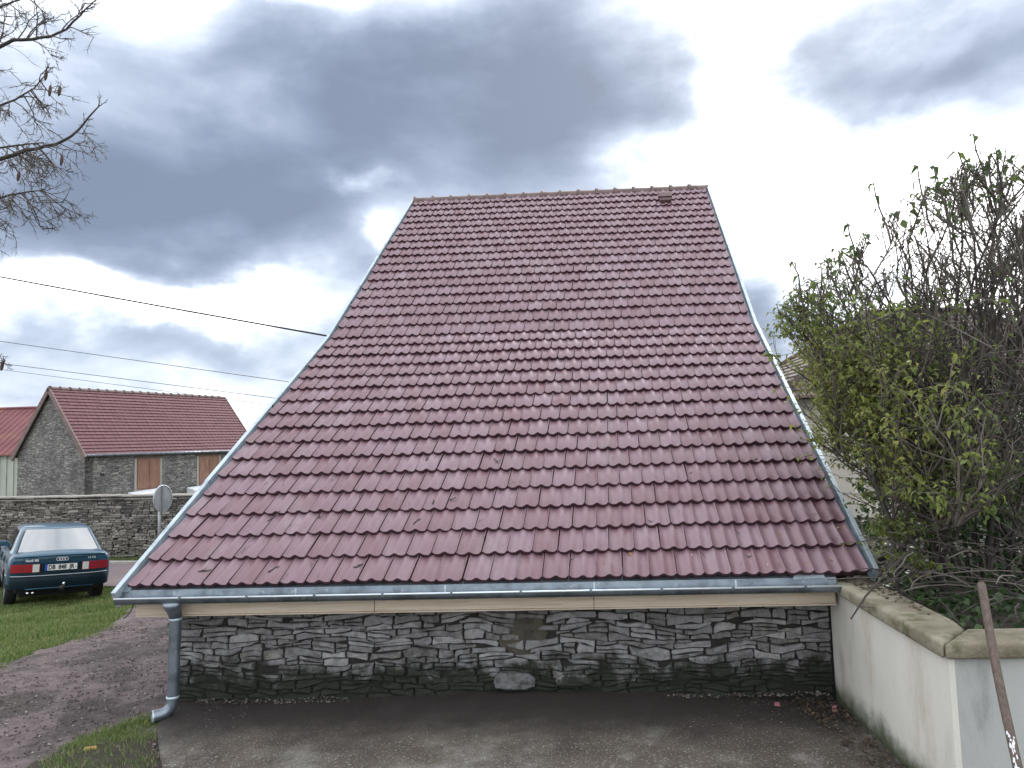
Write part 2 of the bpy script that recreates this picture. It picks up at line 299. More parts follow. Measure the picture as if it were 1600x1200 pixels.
def terr():
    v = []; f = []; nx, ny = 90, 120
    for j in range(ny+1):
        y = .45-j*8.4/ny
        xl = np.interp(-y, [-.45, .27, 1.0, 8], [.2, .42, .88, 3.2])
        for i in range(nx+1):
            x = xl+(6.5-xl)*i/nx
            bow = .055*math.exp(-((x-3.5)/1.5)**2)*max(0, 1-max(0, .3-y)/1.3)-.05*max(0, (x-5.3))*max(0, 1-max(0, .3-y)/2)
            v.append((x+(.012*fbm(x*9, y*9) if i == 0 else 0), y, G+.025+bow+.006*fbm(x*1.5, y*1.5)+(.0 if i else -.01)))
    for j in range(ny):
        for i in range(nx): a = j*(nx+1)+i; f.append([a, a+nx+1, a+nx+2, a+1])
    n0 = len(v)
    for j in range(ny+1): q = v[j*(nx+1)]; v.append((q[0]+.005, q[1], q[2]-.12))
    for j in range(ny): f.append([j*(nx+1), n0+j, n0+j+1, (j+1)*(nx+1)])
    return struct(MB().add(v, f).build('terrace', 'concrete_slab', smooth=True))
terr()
wy = lambda x: 13.03-.13*(x+7.15)        # line of the field wall
ROADL = [(-60, wy(-60)-4.2), (-5.8, 8.78), (-4.6, 8.55), (-.3, 8.65), (-.1, 11), (.4, 16), (2, 60), (-2.2, 60), (-3.6, 17), (-4.3, 13.6), (-5.4, 11.5), (-60, wy(-60)-1.35)]
sheet('road', 'road_asphalt', ROADL, GL+.014)
kb = MB()
kp = [(-60, wy(-60)-1.35), (-5.4, 11.5), (-4.3, 13.6), (-3.6, 17), (-2.2, 60)]
for a, b in zip(kp, kp[1:]):
    d = Vector((b[0]-a[0], b[1]-a[1])); L = d.length; d.normalize(); q = Vector((-d.y, d.x)); n = max(1, int(min(L, 40)))
    kb.hexa([(a[0], a[1], GL-.1), (b[0], b[1], GL-.1), (b[0]+q.x*.14, b[1]+q.y*.14, GL-.1), (a[0]+q.x*.14, a[1]+q.y*.14, GL-.1),
             (a[0], a[1], GL+.07), (b[0], b[1], GL+.07), (b[0]+q.x*.14, b[1]+q.y*.14, GL+.07), (a[0]+q.x*.14, a[1]+q.y*.14, GL+.07)])
struct(kb.build('kerb', 'kerb_concrete'))

# ------------------------------------------------------------------ the barn
S = .345; T1, T2 = .56042, .68033; SK = .0847; BW = 6.592; NR = 34; KR = 16
def RF(x, s, n=0.):
    """point on the roof: x along the eave, s up the slope, n off the surface"""
    a = min(s, KR*S); b = max(s-KR*S, 0); th = T1 if s <= KR*S else T2
    return V(x+SK*s, a*math.cos(T1)+b*math.cos(T2)-n*math.sin(th), a*math.sin(T1)+b*math.sin(T2)+n*math.cos(th))
barn = empty('stone_barn', (3.3, .3, G), 'stone barn with a steep red clay tile roof reaching almost to the ground', 'barn')
STOP = NR*S+.06
deck = MB()
ss = [.07, KR*S, STOP]
deck.sweep([[RF(-.05, s, -.004), RF(BW+.05, s, -.004), RF(BW+.05, s, -.06), RF(-.05, s, -.06)] for s in ss])
top = RF(0, STOP)
# rear slope, mirrored about the ridge
rear = [(RF(-.05, s, -.004), RF(BW+.05, s, -.004)) for s in ss]
mir = lambda p: V(p[0]+2*SK*(STOP-0)*0, 2*top[1]-p[1], p[2])
deck.add([mir(q) for pr in rear for q in pr], [[0, 1, 3, 2], [2, 3, 5, 4]])
roof = deck.build('roof', 'underlay', barn)
# tiles
TW = BW/28; TL = S+.045
PROF = [(0, .010), (.025, .0165), (.06, .0125), (.10, .004), (.20, .0), (.32, .0015), (.41, .0125), (.49, .021), (.56, .0185), (.66, .005), (.76, .0005), (.88, .0015), (.93, .010), (.965, .0185), (.985, .019)]
EDGE_FACES = {}
PROF = [(u, h*1.4) for u, h in PROF]
def tile_local(u0, u1):
    P = [(u, h) for u, h in PROF if u0 <= u <= u1]
    def hh(u): return float(np.interp(u, [a for a, _ in PROF], [b for _, b in PROF]))
    if P[0][0] > u0: P = [(u0, hh(u0))]+P
    if P[-1][0] < u1 and u1 < .98: P.append((u1, hh(u1)))
    v = []; n = len(P)
    for vv, base, dh in ((TL, .004, 0), (.006, .050, 0), (.0, .050, -.005), (.006, .050, -.042)):
        for u, h in P: v.append((u*TW, vv, base+h+dh))
    f = [[r*n+k, (r+1)*n+k, (r+1)*n+k+1, r*n+k+1] for r in range(3) for k in range(n-1)]
    b = len(v); v += [(P[0][0]*TW, TL, -.015), (P[0][0]*TW, .006, .008), (P[-1][0]*TW, TL, -.015), (P[-1][0]*TW, .006, .008)]
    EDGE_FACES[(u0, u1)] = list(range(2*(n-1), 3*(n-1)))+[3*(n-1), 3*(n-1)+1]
    f += [[0, b, 3*n, n], [2*n-1, 4*n-1, b+2, n-1]]
    return np.array(v), f
TV = {k: tile_local(*k) for k in ((0, 1), (.5, 1), (0, .5))}
def tile_world(v, th):   # local (x, up-slope, normal) -> axes of the slope
    return np.stack([v[:, 0]+SK*v[:, 1], v[:, 1]*math.cos(th)-v[:, 2]*math.sin(th), v[:, 1]*math.sin(th)+v[:, 2]*math.cos(th)], 1)
TM = {k: mesh('tile', tile_world(v, T1), f, 'clay_tile', True) for k, (v, f) in TV.items()}
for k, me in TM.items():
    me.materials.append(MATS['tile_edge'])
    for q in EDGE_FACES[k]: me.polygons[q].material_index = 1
    me.set_sharp_from_angle(angle=R(50)) if hasattr(me, 'set_sharp_from_angle') else None
field = MB(); field_edges = []
for r in range(NR):
    cells = [((0, 1), j*TW) for j in range(28)] if r % 2 == 0 else [((.5, 1), -.5*TW)]+[((0, 1), (j+.5)*TW) for j in range(27)]+[((0, .5), 27.5*TW)]
    for k, x in cells:
        p = RF(x+random.gauss(0, .0015), r*S+random.gauss(0, .0035)+.010*fbm(x*.7, r*.9, 4.), random.gauss(0, .0015)+.012*fbm(x*.45, r*.16, 6.))
        if r < 10:
            o = bpy.data.objects.new('tile', TM[k]); link(o, roof, p)
            o.rotation_euler = (random.gauss(0, .006), random.gauss(0, .008), random.gauss(0, .007))
        else:
            v, f = TV[k]; th = T1 if r < KR else T2
            field_edges += [len(field.f)+q for q in EDGE_FACES[k]]
            field.add(tile_world(v, th)+p+V(0, 0, 1)*v[:, :1]*random.gauss(0, .012), f, random.random())
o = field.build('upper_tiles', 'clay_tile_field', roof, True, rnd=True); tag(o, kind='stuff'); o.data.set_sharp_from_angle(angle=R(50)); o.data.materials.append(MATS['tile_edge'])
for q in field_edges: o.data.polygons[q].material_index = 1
# ridge tiles
RL = .415; nrt = int(BW/RL)
for i in range(nrt+1):
    b = MB(); a0 = RF(-.06+i*(BW+.1)/(nrt+1), STOP); a1 = RF(-.06+(i+1)*(BW+.1)/(nrt+1), STOP); secs = []
    for t, rr in ((0, .150), (.13, .150), (.1301, .120), (1.06, .112)):
        c = a0+(a1-a0)*t; secs.append([c+V(0, math.cos(q)*rr*1.15, math.sin(q)*rr*.95-.05) for q in np.linspace(math.pi*1.06, -.06*math.pi, 11)])
    b.sweep(secs, closed=False); b.build('ridge_tile', 'ridge_clay', roof, True)
# vent
b = MB(); vx, vs0 = 5.52, 31.3*S
def rb(x0, x1, s0, s1, n0, n1): return [RF(x0, s0, n0), RF(x1, s0, n0), RF(x1, s1, n0), RF(x0, s1, n0), RF(x0, s0, n1), RF(x1, s0, n1), RF(x1, s1, n1), RF(x0, s1, n1)]
vent = MB().hexa(rb(vx, vx+.24, vs0, vs0+.3, .0, .13)).build('roof_vent', 'vent_clay', roof, bevel=.01)
MB().hexa(rb(vx-.03, vx+.27, vs0+.14, vs0+.36, .115, .16)).build('vent_cap', 'vent_clay', vent, bevel=.01)
# verge strips of zinc
def verge(x0, x1, side):
    cuts = np.linspace(-.10 if side < 0 else .03, STOP+.04, 8)
    for i in range(7):
        s0, s1 = cuts[i], cuts[i+1]+.05; off = .004*(i % 2); pts = sorted({s0, s1, *([KR*S-.06, KR*S, KR*S+.06] if s0 < KR*S-.06 and s1 > KR*S+.06 else [])})
        b = MB(); b.sweep([[RF(x0-off, s, -.11), RF(x1, s, -.11), RF(x1, s, .050+off), RF(x1, s, .060+off), RF(x0-off, s, .060+off)] for s in pts])
        b.build('verge_strip', 'zinc_bright', roof, bevel=.004)
verge(-.095, -.05, -1); verge(BW+.045, BW+.088, 1)
for x0, x1 in ((-.05, .004), (BW-.004, BW+.045)):
    MB().sweep([[RF(x0, s, -.002), RF(x1, s, -.002), RF(x1, s, .002), RF(x0, s, .002)] for s in (-.03, KR*S, STOP)]).build('verge_channel', 'zinc', roof)
# eaves: drip sheet, gutter, fascia, soffit, down pipe
EX0, EX1 = -.055, 6.31
MB().sweep([[(x, .16, .101), (x, .16, .098), (x, -.006, -.006), (x, -.022, -.095), (x, -.026, -.095), (x, -.012, -.002)] for x in (-.04, EX1)]).build('drip_sheet', 'zinc', barn)
gut = MB(); GR = .063; gc = (-.078, -.052)
prof_o = [(gc[0]+GR*math.cos(a), gc[1]+GR*math.sin(a)) for a in np.linspace(0, -math.pi, 15)]
prof_i = [(gc[0]+(GR-.003)*math.cos(a), gc[1]+(GR-.003)*math.sin(a)) for a in np.linspace(-math.pi, 0, 15)]
gut.sweep([[(x, y, z) for y, z in prof_o+prof_i] for x in (EX0, EX1)], caps=True)
gutter = gut.build('gutter', 'zinc', barn, True); gutter.data.set_sharp_from_angle(angle=R(40))
MB().tube([(EX0, gc[0]-GR-.004, gc[1]+.002), (EX1, gc[0]-GR-.004, gc[1]+.002)], .0085, 8).build('front_bead', 'zinc_bead', gutter, True)
for x in (EX0, EX1):
    MB().sweep([[(x+d, gc[0]+(GR+.002)*math.cos(a), gc[1]+(GR+.002)*math.sin(a)) for a in np.linspace(0, -math.pi, 13)] for d in (-.003, .003)]).build('end_cap', 'zinc', gutter)
for i, x in enumerate(np.linspace(.55, 6.0, 10)):
    b = MB(); b.sweep([[(x+d, gc[0]+(GR+.0035)*math.cos(a), gc[1]+(GR+.0035)*math.sin(a)) for a in np.linspace(.1, -math.pi-.12, 14)] +
                       [(x+d, gc[0]+(GR+.0005)*math.cos(a), gc[1]+(GR+.0005)*math.sin(a)) for a in np.linspace(-math.pi-.12, .1, 14)] for d in (-.007, .007)])
    b.box((x-.01, gc[0]-GR-.016, gc[1]-.012), (x+.01, gc[0]-GR-.008, gc[1]+.013)); b.build('gutter_clip', 'zinc', gutter)
for x in (1.55, 2.9, 4.22, 5.45):
    MB().hexa([(x-.006, -.028, -.09), (x+.006, -.028, -.09), (x+.006, -.02, -.09), (x-.006, -.02, -.09), (x-.006, -.014, -.008), (x+.006, -.014, -.008), (x+.006, -.006, -.008), (x-.006, -.006, -.008)]).build('sheet_seam', 'zinc_bright', gutter)
for k, (x0, x1) in enumerate(((0.02, 2.235), (2.24, 4.215), (4.22, 6.33))):
    MB().box((x0, .075+.002*(k % 2), -.245), (x1, .10, -.105)).build('fascia_board', 'fascia_wood', barn, bevel=.004)
    MB().box((x0, .066, -.258), (x1, .10, -.2465)).build('fascia_strip', 'fascia_wood', barn)
MB().box((.02, .102, -.25), (6.33, .31, -.235)).build('soffit', 'fascia_wood', barn)
pp = MB(); px_, py_ = .445, -.015
pp.tube([(px_, py_, -.24), (px_-.01, py_, -.6), (px_-.02, py_, -.955), (px_-.022, py_-.004, -1.0), (px_-.036, py_-.012, -1.04), (px_-.065, py_-.03, -1.068), (px_-.105, py_-.055, -1.08), (px_-.155, py_-.09, -1.082)], .051, 20, caps=False)
pipe = pp.build('down_pipe', 'zinc', barn, True)
MB().tube([(px_, gc[0]+.01, -.085), (px_, gc[0]+.022, -.125), (px_, -.03, -.20), (px_, py_, -.245)], [.092, .085, .060, .054], 20).build('outlet_funnel', 'zinc', pipe, True)
for z in (-.262, -.945): MB().tube([(px_-.02*(z < -.5), py_, z-.012), (px_-.02*(z < -.5), py_, z+.012)], .0555, 20).build('pipe_collar', 'zinc_bright', pipe, True)
MB().tube([(px_-.146, py_-.084, -1.082), (px_-.158, py_-.092, -1.082)], .054, 20, caps=False).build('spout_rim', 'zinc_bright', pipe, True)
MB().tube([(.04, .0, -.13), (.03, -.01, -.18), (.015, -.03, -.21), (-.005, -.04, -.235), (-.02, -.05, -.24)], .005, 6).build('gutter_hook', 'dark_metal', barn)
MB().hexa([(5.93, -.05, -.006), (6.2, -.055, .004), (6.215, .02, .026), (5.97, .02, .022), (5.93, -.05, -.002), (6.2, -.055, .008), (6.215, .02, .03), (5.97, .02, .026)]).build('loose_zinc_sheet', 'zinc_bright', barn)
# walls
WX0, WX1, WY = .20, 6.36, .34
wall = MB().box((WX0+.02, WY, G-.2), (6.5, WY+.45, -.235)).build('front_wall', 'wall_core', barn)
for x0, nm in ((.15, 'left_gable'), (BW-.45, 'right_gable')):
    b = MB(); secs = []
    for s in (.45, KR*S, STOP): q = RF(x0, s, -.1); secs.append([(q[0], q[1], GL-.2), (q[0]+.4, q[1], GL-.2), (q[0]+.4, q[1], q[2]), (q[0], q[1], q[2])])
    for s in (KR*S, .45):
        q = RF(x0, s, -.1); yy = 2*top[1]-q[1]; secs.append([(q[0], yy, GL-.2), (q[0]+.4, yy, GL-.2), (q[0]+.4, yy, q[2]), (q[0], yy, q[2])])
    b.sweep(secs); b.build(nm, 'barn_masonry', barn)

def stones(rs, x0, x1, z0, z1, hmin, hmax, lmin, lmax, wav, skip=None, edge=0.0):
    """drystone face: yields outlines (x, z) of fitted stones in wandering courses"""
    lines = [z0-.05]; z = z0-.05
    while z < z1: z += rs.uniform(hmin, hmax); lines.append(z)
    ph = [(rs.uniform(0, 99)) for _ in lines]
    def ln(k, x): return lines[k]+wav*fbm(x*1.1, k*.21)+.35*wav*fbm(x*4, ph[k])
    out = []
    for k in range(len(lines)-1):
        x = x0-rs.uniform(0, lmax*.4)+edge*rs.uniform(-1, 1)
        x = x0+edge*rs.uniform(-1, 1)
        while x < x1-.03:
            l = rs.uniform(lmin, lmax)*(1.45 if rs.random() < .12 else 1); xb = min(x+l, x1)
            if x1-xb < lmin*.6: xb = x1
            h = ln(k+1, (x+xb)/2)-ln(k, (x+xb)/2)
            parts = [(0, 1)] if (h < hmax*.85 or rs.random() > .45) else [(0, .48), (.48, 1)]
            for t0, t1 in parts:
                g = rs.uniform(.0015, .006); sl0, sl1 = rs.uniform(-.016, .016), rs.uniform(-.016, .016)
                lo = lambda xx: ln(k, xx)+(ln(k+1, xx)-ln(k, xx))*t0+g*.6
                hi = lambda xx: ln(k, xx)+(ln(k+1, xx)-ln(k, xx))*t1-g*.6
                a, b2 = x+g, xb-g; w = b2-a; j = lambda s: rs.uniform(-s, s)
                hh = hi((a+b2)/2)-lo((a+b2)/2); cut = min(w, hh)*.22
                P = [(a+cut*rs.random(), lo(a)+hh*.03*rs.random()), (a+w*.33+j(.02), lo(a+w*.33)+abs(j(.006))), (a+w*.68+j(.02), lo(a+w*.68)+abs(j(.006))), (b2-cut*rs.random(), lo(b2)+hh*.05*rs.random()),
                     (b2+sl1*.3-abs(j(.006)), lo(b2)+hh*rs.uniform(.3, .6)), (b2-cut*rs.random()-max(0, sl1), hi(b2)-hh*.1*rs.random()), (a+w*.66+j(.02), hi(a+w*.66)-abs(j(.009))), (a+w*.32+j(.02), hi(a+w*.32)-abs(j(.009))),
                     (a+cut*rs.random()+max(0, sl0), hi(a)-hh*.14*rs.random()), (a+abs(j(.007)), lo(a)+hh*rs.uniform(.35, .65))]
                cx, cz = sum(p[0] for p in P)/10, sum(p[1] for p in P)/10
                if hh > .012 and not (skip and skip(cx, cz, w)): out.append(P)
            x = xb
    return out
def stone_mesh(P, depth, proud, tilt=(0, 0), inset=.0075):
    n = len(P); cx = sum(p[0] for p in P)/n; cz = sum(p[1] for p in P)/n; v = []
    hz = max(p[1] for p in P)-min(p[1] for p in P); ins = min(inset, hz*.17)
    for ring in range(3):
        for x, z in P:
            d = math.hypot(x-cx, z-cz)+1e-6; k = 0 if ring < 2 else ins
            xx, zz = x-(x-cx)/d*k, z-(z-cz)/d*k
            y = (depth, -proud+ins*.9, -proud)[ring]+(tilt[0]*(xx-cx)+tilt[1]*(zz-cz) if ring else 0)+(random.uniform(-.007, .007) if ring == 2 else 0)
            v.append((xx-cx, y, zz-cz))
    v.append((random.uniform(-.04, .04), -proud-random.uniform(-.004, .009), random.uniform(-.01, .01)))
    f = [[r*n+k, r*n+(k+1) % n, (r+1)*n+(k+1) % n, (r+1)*n+k] for r in range(2) for k in range(n)]+[[2*n+k, 2*n+(k+1) % n, 3*n] for k in range(n)]
    return v, f, (cx, cz)
rs = random.Random(21)
def hole(x, z, w):
    if z < G-.03 or z > -.27: return True
    c = 3.55+.05*math.sin(z*9)
    return abs(x-c-.06*fbm(z*6, 3.1)) < np.interp(z, [-.80, -.70, -.6, -.48, -.36, -.3], [.0, .05, .11, .16, .09, .03])+.06*fbm(x*9, z*9)
cnt = 0; area = lambda P: (max(p[0] for p in P)-min(p[0] for p in P))*(max(p[1] for p in P)-min(p[1] for p in P))
allst = sorted(stones(rs, WX0, WX1, G, -.245, .036, .078, .11, .36, .085, hole, .03), key=area, reverse=True); small = MB()
for P in allst:
    v, f, (cx, cz) = stone_mesh(P, .10, rs.uniform(.008, .034), (rs.uniform(-.12, .12), rs.uniform(-.16, .16)))
    if cnt < 285:
        o = bpy.data.objects.new('stone', mesh('stone', v, f, 'wall_stone')); link(o, wall, (cx, WY-.0, cz)); cnt += 1
    else: small.add([(x+cx, y+WY, z+cz) for x, y, z in v], f)
if small.v: tag(small.build('small_stones', 'wall_stone', wall), kind='stuff')
print('stones', len(allst))
for P, pr in (([(3.30, -1.0), (3.40, -1.02), (3.58, -1.02), (3.66, -.99), (3.67, -.93), (3.61, -.88), (3.45, -.865), (3.35, -.87), (3.30, -.9), (3.285, -.95)], .085),
              ([(3.86, -.98), (3.98, -1.0), (4.12, -.99), (4.19, -.97), (4.20, -.94), (4.14, -.90), (4.0, -.885), (3.92, -.89), (3.87, -.91), (3.85, -.95)], .075)):
    v, f, (cx, cz) = stone_mesh(P, .1, pr, inset=.03); o = bpy.data.objects.new('stone', mesh('stone', v, f, 'pale_block' if pr > .08 else 'wall_stone')); link(o, wall, (cx, WY, cz))
# crumbled mortar hollow
v = []; f = []
for j in range(13):
    for i in range(13):
        x = 3.24+i*.62/12; z = -.84+j*.56/12; v.append((x, WY-.006+.012*fbm(x*9, z*11, 2)+.25*max(0, math.hypot(x-3.55, (z+.52)*1.1)-.20), z))
for j in range(12):
    for i in range(12): a = j*13+i; f.append([a, a+1, a+14, a+13])
MB().add(v, f).build('mortar_patch', 'mortar_patch', wall, True)
# side stones at the free left end of the front wall
for P in stones(rs, .30, .85, G, -.30, .07, .11, .15, .3, .02):
    v, f, (cy, cz) = stone_mesh(P, .05, rs.uniform(.01, .03)); v = [(y, x, z) for x, y, z in v]
    o = bpy.data.objects.new('stone', mesh('stone', v, [q[::-1] for q in f], 'wall_stone')); link(o, wall, (WX0+.02, cy+.06, cz))

# ------------------------------------------------------------------ rendered garden wall with coping
gw = empty('garden_wall', (6.4, -1.0, G), 'low cream rendered garden wall with mossy concrete coping right of the barn', 'wall')
ZC = -.05
wl_ = MB(); A0, A1 = (6.375, .33), (6.27, -1.79)
wl_.hexa([(A1[0], A1[1], G-.3), (6.52, -1.79, G-.3), (6.62, .33, G-.3), (A0[0], A0[1], G-.3), (A1[0], A1[1], ZC-.1), (6.52, -1.79, ZC-.1), (6.62, .33, ZC-.1), (A0[0], A0[1], ZC-.1)])
wl_.build('side_face', 'render_cream', gw)
MB().box((6.30, -1.803, G-.3), (11, -1.60, ZC-.1)).build('front_face', 'render_grey', gw)
MB().box((6.266, -1.808, G-.3), (6.302, -1.789, ZC-.1)).build('corner_bead', 'render_cream', gw)
def coping(q, name='coping_stone'):
    b = MB(); z0, z1 = ZC-.1, ZC
    b.hexa([(*q[0], z0), (*q[1], z0), (*q[2], z0), (*q[3], z0)]+[(*p, z1+.004*random.random()) for p in q])
    o = b.build(name, 'coping_concrete', gw, True, bevel=.022); o.modifiers['bevel'].segments = 3
    return o
xs = lambda y, o: 6.27+(y+1.79)*.0495+o
ys = [.30, -.52, -1.30]
for y0, y1 in zip(ys, ys[1:]): coping([(xs(y1+.004, -.055), y1+.004), (xs(y1, .29), y1+.004), (xs(y0, .29), y0), (xs(y0, -.055), y0)])
coping([(6.215, -1.85), (6.53, -1.52), (xs(-1.304, .29), -1.304), (xs(-1.304, -.055), -1.304)])
coping([(6.222, -1.858), (7.25, -1.858), (7.25, -1.525), (6.537, -1.525)])
for x in np.arange(7.254, 11, 1.0): coping([(x, -1.856), (x+.996, -1.856), (x+.996, -1.525), (x, -1.525)])
sheet('garden_bed', 'soil', [(6.5, -1.62), (30, -1.62), (30, 40), (9.5, 40), (6.6, .4), (6.62, .3)], ZC-.13, .03, .25)

# ------------------------------------------------------------------ tool handle leaning on the coping
hd = MB(); p0, p1 = Vector((6.20, -2.72, G)), Vector((6.535, -1.80, .285))
# rests against the coping edge
pa, pb = Vector((6.215, -2.62, G+.02)), Vector((6.525, -1.755, .275))
pts = [pa.lerp(pb, t)+Vector((.006*math.sin(t*7), 0, 0)) for t in np.linspace(0, 1, 14)]
d = (pb-pa).normalized(); pts += [pb+d*.012, pb+d*.018]
tool = empty('tool_handle', (6.17, -2.62, G), 'worn brown wooden tool handle leaning on the garden wall coping', 'tool')
hd.tube(pts, [.024]*14+[.019, .009], 14).build('shaft', 'old_wood', tool, True)
bm_ = MB()     # torn remains of a white sticker, wrapped on the shaft
uo = d.orthogonal().normalized(); toc = (Vector((3.857, -6.419, 1.251))-pa.lerp(pb, .45)); toc = (toc-d*toc.dot(d)).normalized(); side = d.cross(toc)
rq = random.Random(4)
for k in range(26):
    t = .30+.19*k/26+rq.uniform(-.004, .004); a = rq.uniform(-.55, .35)+.25*math.sin(k*.9); w_ = rq.uniform(.10, .28); h_ = rq.uniform(.004, .011)
    ring = [(t-h_*.5, a-w_), (t-h_, a), (t-h_*.4, a+w_), (t+h_*.6, a+w_*.7), (t+h_, a-.05), (t+h_*.3, a-w_*.9)]
    vv = []
    for tt, aa in ring: c = pa.lerp(pb, tt)+Vector((.006*math.sin(tt*7), 0, 0)); vv.append(c+(toc*math.cos(aa)+side*math.sin(aa))*.0252)
    bm_.add(vv, [list(range(6))])
bm_.build('torn_sticker', 'white_paint', tool)

# ------------------------------------------------------------------ field wall across the road
fwall = empty('field_wall', (-9, wy(-9), GL), 'long grey drystone wall across the road with flat capping slabs', 'wall')
FH = 1.68; path = [V(-26, wy(-26)), V(-5.7, wy(-5.7)), V(-5.3, 13.05), V(-5.05, 13.7), V(-4.4, 17), V(-3.0, 40)]
def along(u):
    for a, b in zip(path, path[1:]):
        L = np.linalg.norm(b-a)
        if u <= L: t = (b-a)/L; return a+t*u, t
        u -= L
    return b, t
core = MB()
for a, b in zip(path, path[1:]):
    t = (b-a)/np.linalg.norm(b-a); q = V(-t[1], t[0])
    core.hexa([(*(a+q*.04), GL-.2), (*(b+q*.04), GL-.2), (*(b+q*.45), GL-.2), (*(a+q*.45), GL-.2), (*(a+q*.04), GL+FH-.05), (*(b+q*.04), GL+FH-.05), (*(b+q*.45), GL+FH-.05), (*(a+q*.45), GL+FH-.05)])
core.build('wall_core', 'wall_core', fwall)
rs = random.Random(5); sb = MB()
for P in stones(rs, 12, 22.6, GL+.02, GL+FH-.1, .042, .078, .09, .26, .03):
    v, f, (cu, cz) = stone_mesh(P, .08, rs.uniform(.0, .03), (rs.uniform(-.15, .15), rs.uniform(-.15, .15)), .006)
    c, t = along(cu); q = V(-t[1], t[0])
    sb.add([(c[0]+t[0]*x+q[0]*(y+.04), c[1]+t[1]*x+q[1]*(y+.04), z+cz) for x, y, z in v], f, rs.random())
o = sb.build('stonework', 'far_stone', fwall, rnd=True); tag(o, kind='stuff')
cp = MB()
for lay, (zz, th_, ov) in enumerate(((GL+FH-.115, .038, .05), (GL+FH-.038, .04, .085))):
    u = 8.
    while u < 24:
        l = rs.uniform(.35, .8); a, t = along(u); b, _ = along(u+l-.012); q = V(-t[1], t[0]); o_ = ov+rs.uniform(-.02, .02); z0 = zz+rs.uniform(-.006, .006); dz = rs.uniform(-.008, .008)
        cp.hexa([(*(a-q*o_), z0), (*(b-q*o_), z0+dz), (*(b+q*.5), z0+dz), (*(a+q*.5), z0), (*(a-q*o_), z0+th_), (*(b-q*o_), z0+th_+dz), (*(b+q*.5), z0+th_+dz), (*(a+q*.5), z0+th_)], .6+.4*rs.random()); u += l
o = cp.build('capping_slabs', 'far_stone', fwall, rnd=True); tag(o, kind='stuff')

# ------------------------------------------------------------------ barn beyond the wall
hc = V(-13.831, 20, 1.30); ld = V(.373, .928, 0); gd = V(-.928, .373, 0); HG, HH, HL = 4.16, 2.50, 8.6; Zu = V(0, 0, 1)
house = empty('far_barn', tuple(hc*V(1, 1, 0)+Zu*GL), 'far stone barn with red tiled roof and brown shutters behind the field wall', 'barn')
def hp(l, g, z): return hc+ld*l+gd*g+Zu*z
ww = GL-.2-hc[2]
MB().hexa([hp(0, 0, ww), hp(HL, 0, ww), hp(HL, .35, ww), hp(0, .35, ww), hp(0, 0, .06), hp(HL, 0, .06), hp(HL, .35, .06), hp(0, .35, .06)]).build('front_wall', 'barn_masonry', house)
MB().hexa([hp(.0, HG-.35, ww), hp(HL, HG-.35, ww), hp(HL, HG, ww), hp(.0, HG, ww), hp(.0, HG-.35, .0), hp(HL, HG-.35, 0), hp(HL, HG, 0), hp(.0, HG, 0)]).build('rear_wall', 'barn_masonry', house)
for l0 in (-.004, HL-.35):
    pr = [(.0, ww), (HG, ww), (HG, .0), (HG/2, HH-.03), (.0, .0)]
    MB().sweep([[hp(l0, g, z) for g, z in pr], [hp(l0+.35, g, z) for g, z in pr]]).build('gable_wall', 'barn_masonry', house)
hroof = None; sl = math.hypot(HG/2, HH); 
rb_ = MB(); ov = .12
ex = lambda s: (HG/2*(1-s), HH*s)     # s 0..1 up the slope (front side)
def hslope(l, s, n, back=False):
    g = -HG/2+HG/2*s*1.0+HG/2; z = HH*s; nn = V(0, 0, 0); nv = (-HH/sl, HG/2/sl)
    g2, z2 = g+n*nv[0], z+n*nv[1]
    if back: g2 = HG-g2
    return hp(l, g2, z2)
for back in (False, True):
    rb_.sweep([[hslope(l, -.06, .0, back), hslope(l, 1., .0, back), hslope(l, 1., .05, back), hslope(l, -.06, .05, back)] for l in (-.1, HL+.1)])
hroof = rb_.build('roof', 'underlay', house)
tb = MB(); nc = 20
for k in range(nc):
    s0 = -.07+k*1.075/nc; s1 = s0+1.2/nc; n_ = 150; rr_ = []
    for j in range(n_+1):
        l = -.1+(HL+.2)*j/n_; wv = .005*math.cos(j*math.pi*.5*1.0)
        rr_.append((hslope(l, s0, .060), hslope(l, s0, .098+wv), hslope(l, s1, .062+wv)))
    for j in range(n_):
        if j % 4 == 0: rv = rs.random()
        a, b = rr_[j], rr_[j+1]; tb.add([a[0], b[0], b[1], a[1], a[2], b[2]], [[0, 1, 2, 3], [3, 2, 5, 4]], rv)
o = tb.build('roof_tiles', 'far_tile', hroof, rnd=True); tag(o, kind='stuff'); o.data.materials.append(MATS['tile_edge'])
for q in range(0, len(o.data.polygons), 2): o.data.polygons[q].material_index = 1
for k in range(22):
    l0 = -.1+k*(HL+.2)/22; l1 = l0+(HL+.2)/22+.03; b = MB(); se = []
    for l, r_ in ((l0, .125), (l0+.05, .125), (l0+.051, .10), (l1, .095)): se.append([hp(l, HG/2+math.cos(a)*r_, HH+.04+math.sin(a)*r_) for a in np.linspace(0, math.pi, 7)])
    b.sweep(se, closed=False).build('ridge_tile', 'ridge_clay', hroof)
for l in (-.16, HL+.1):
    for back in (False, True):
        MB().sweep([[hslope(l, s, -.08, back), hslope(l+.055, s, -.08, back), hslope(l+.055, s, .10, back), hslope(l, s, .10, back)] for s in (-.09, 1.02)]).build('verge_strip', 'ridge_clay', hroof)
b = MB(); b.sweep([[hp(l, -.16-.06*math.cos(a)*1.0, -.13-.06*math.sin(a)) for a in np.linspace(0, 2*math.pi, 10)[:-1]] for l in (-.1, HL+.1)]); b.build('gutter', 'zinc', house, True)
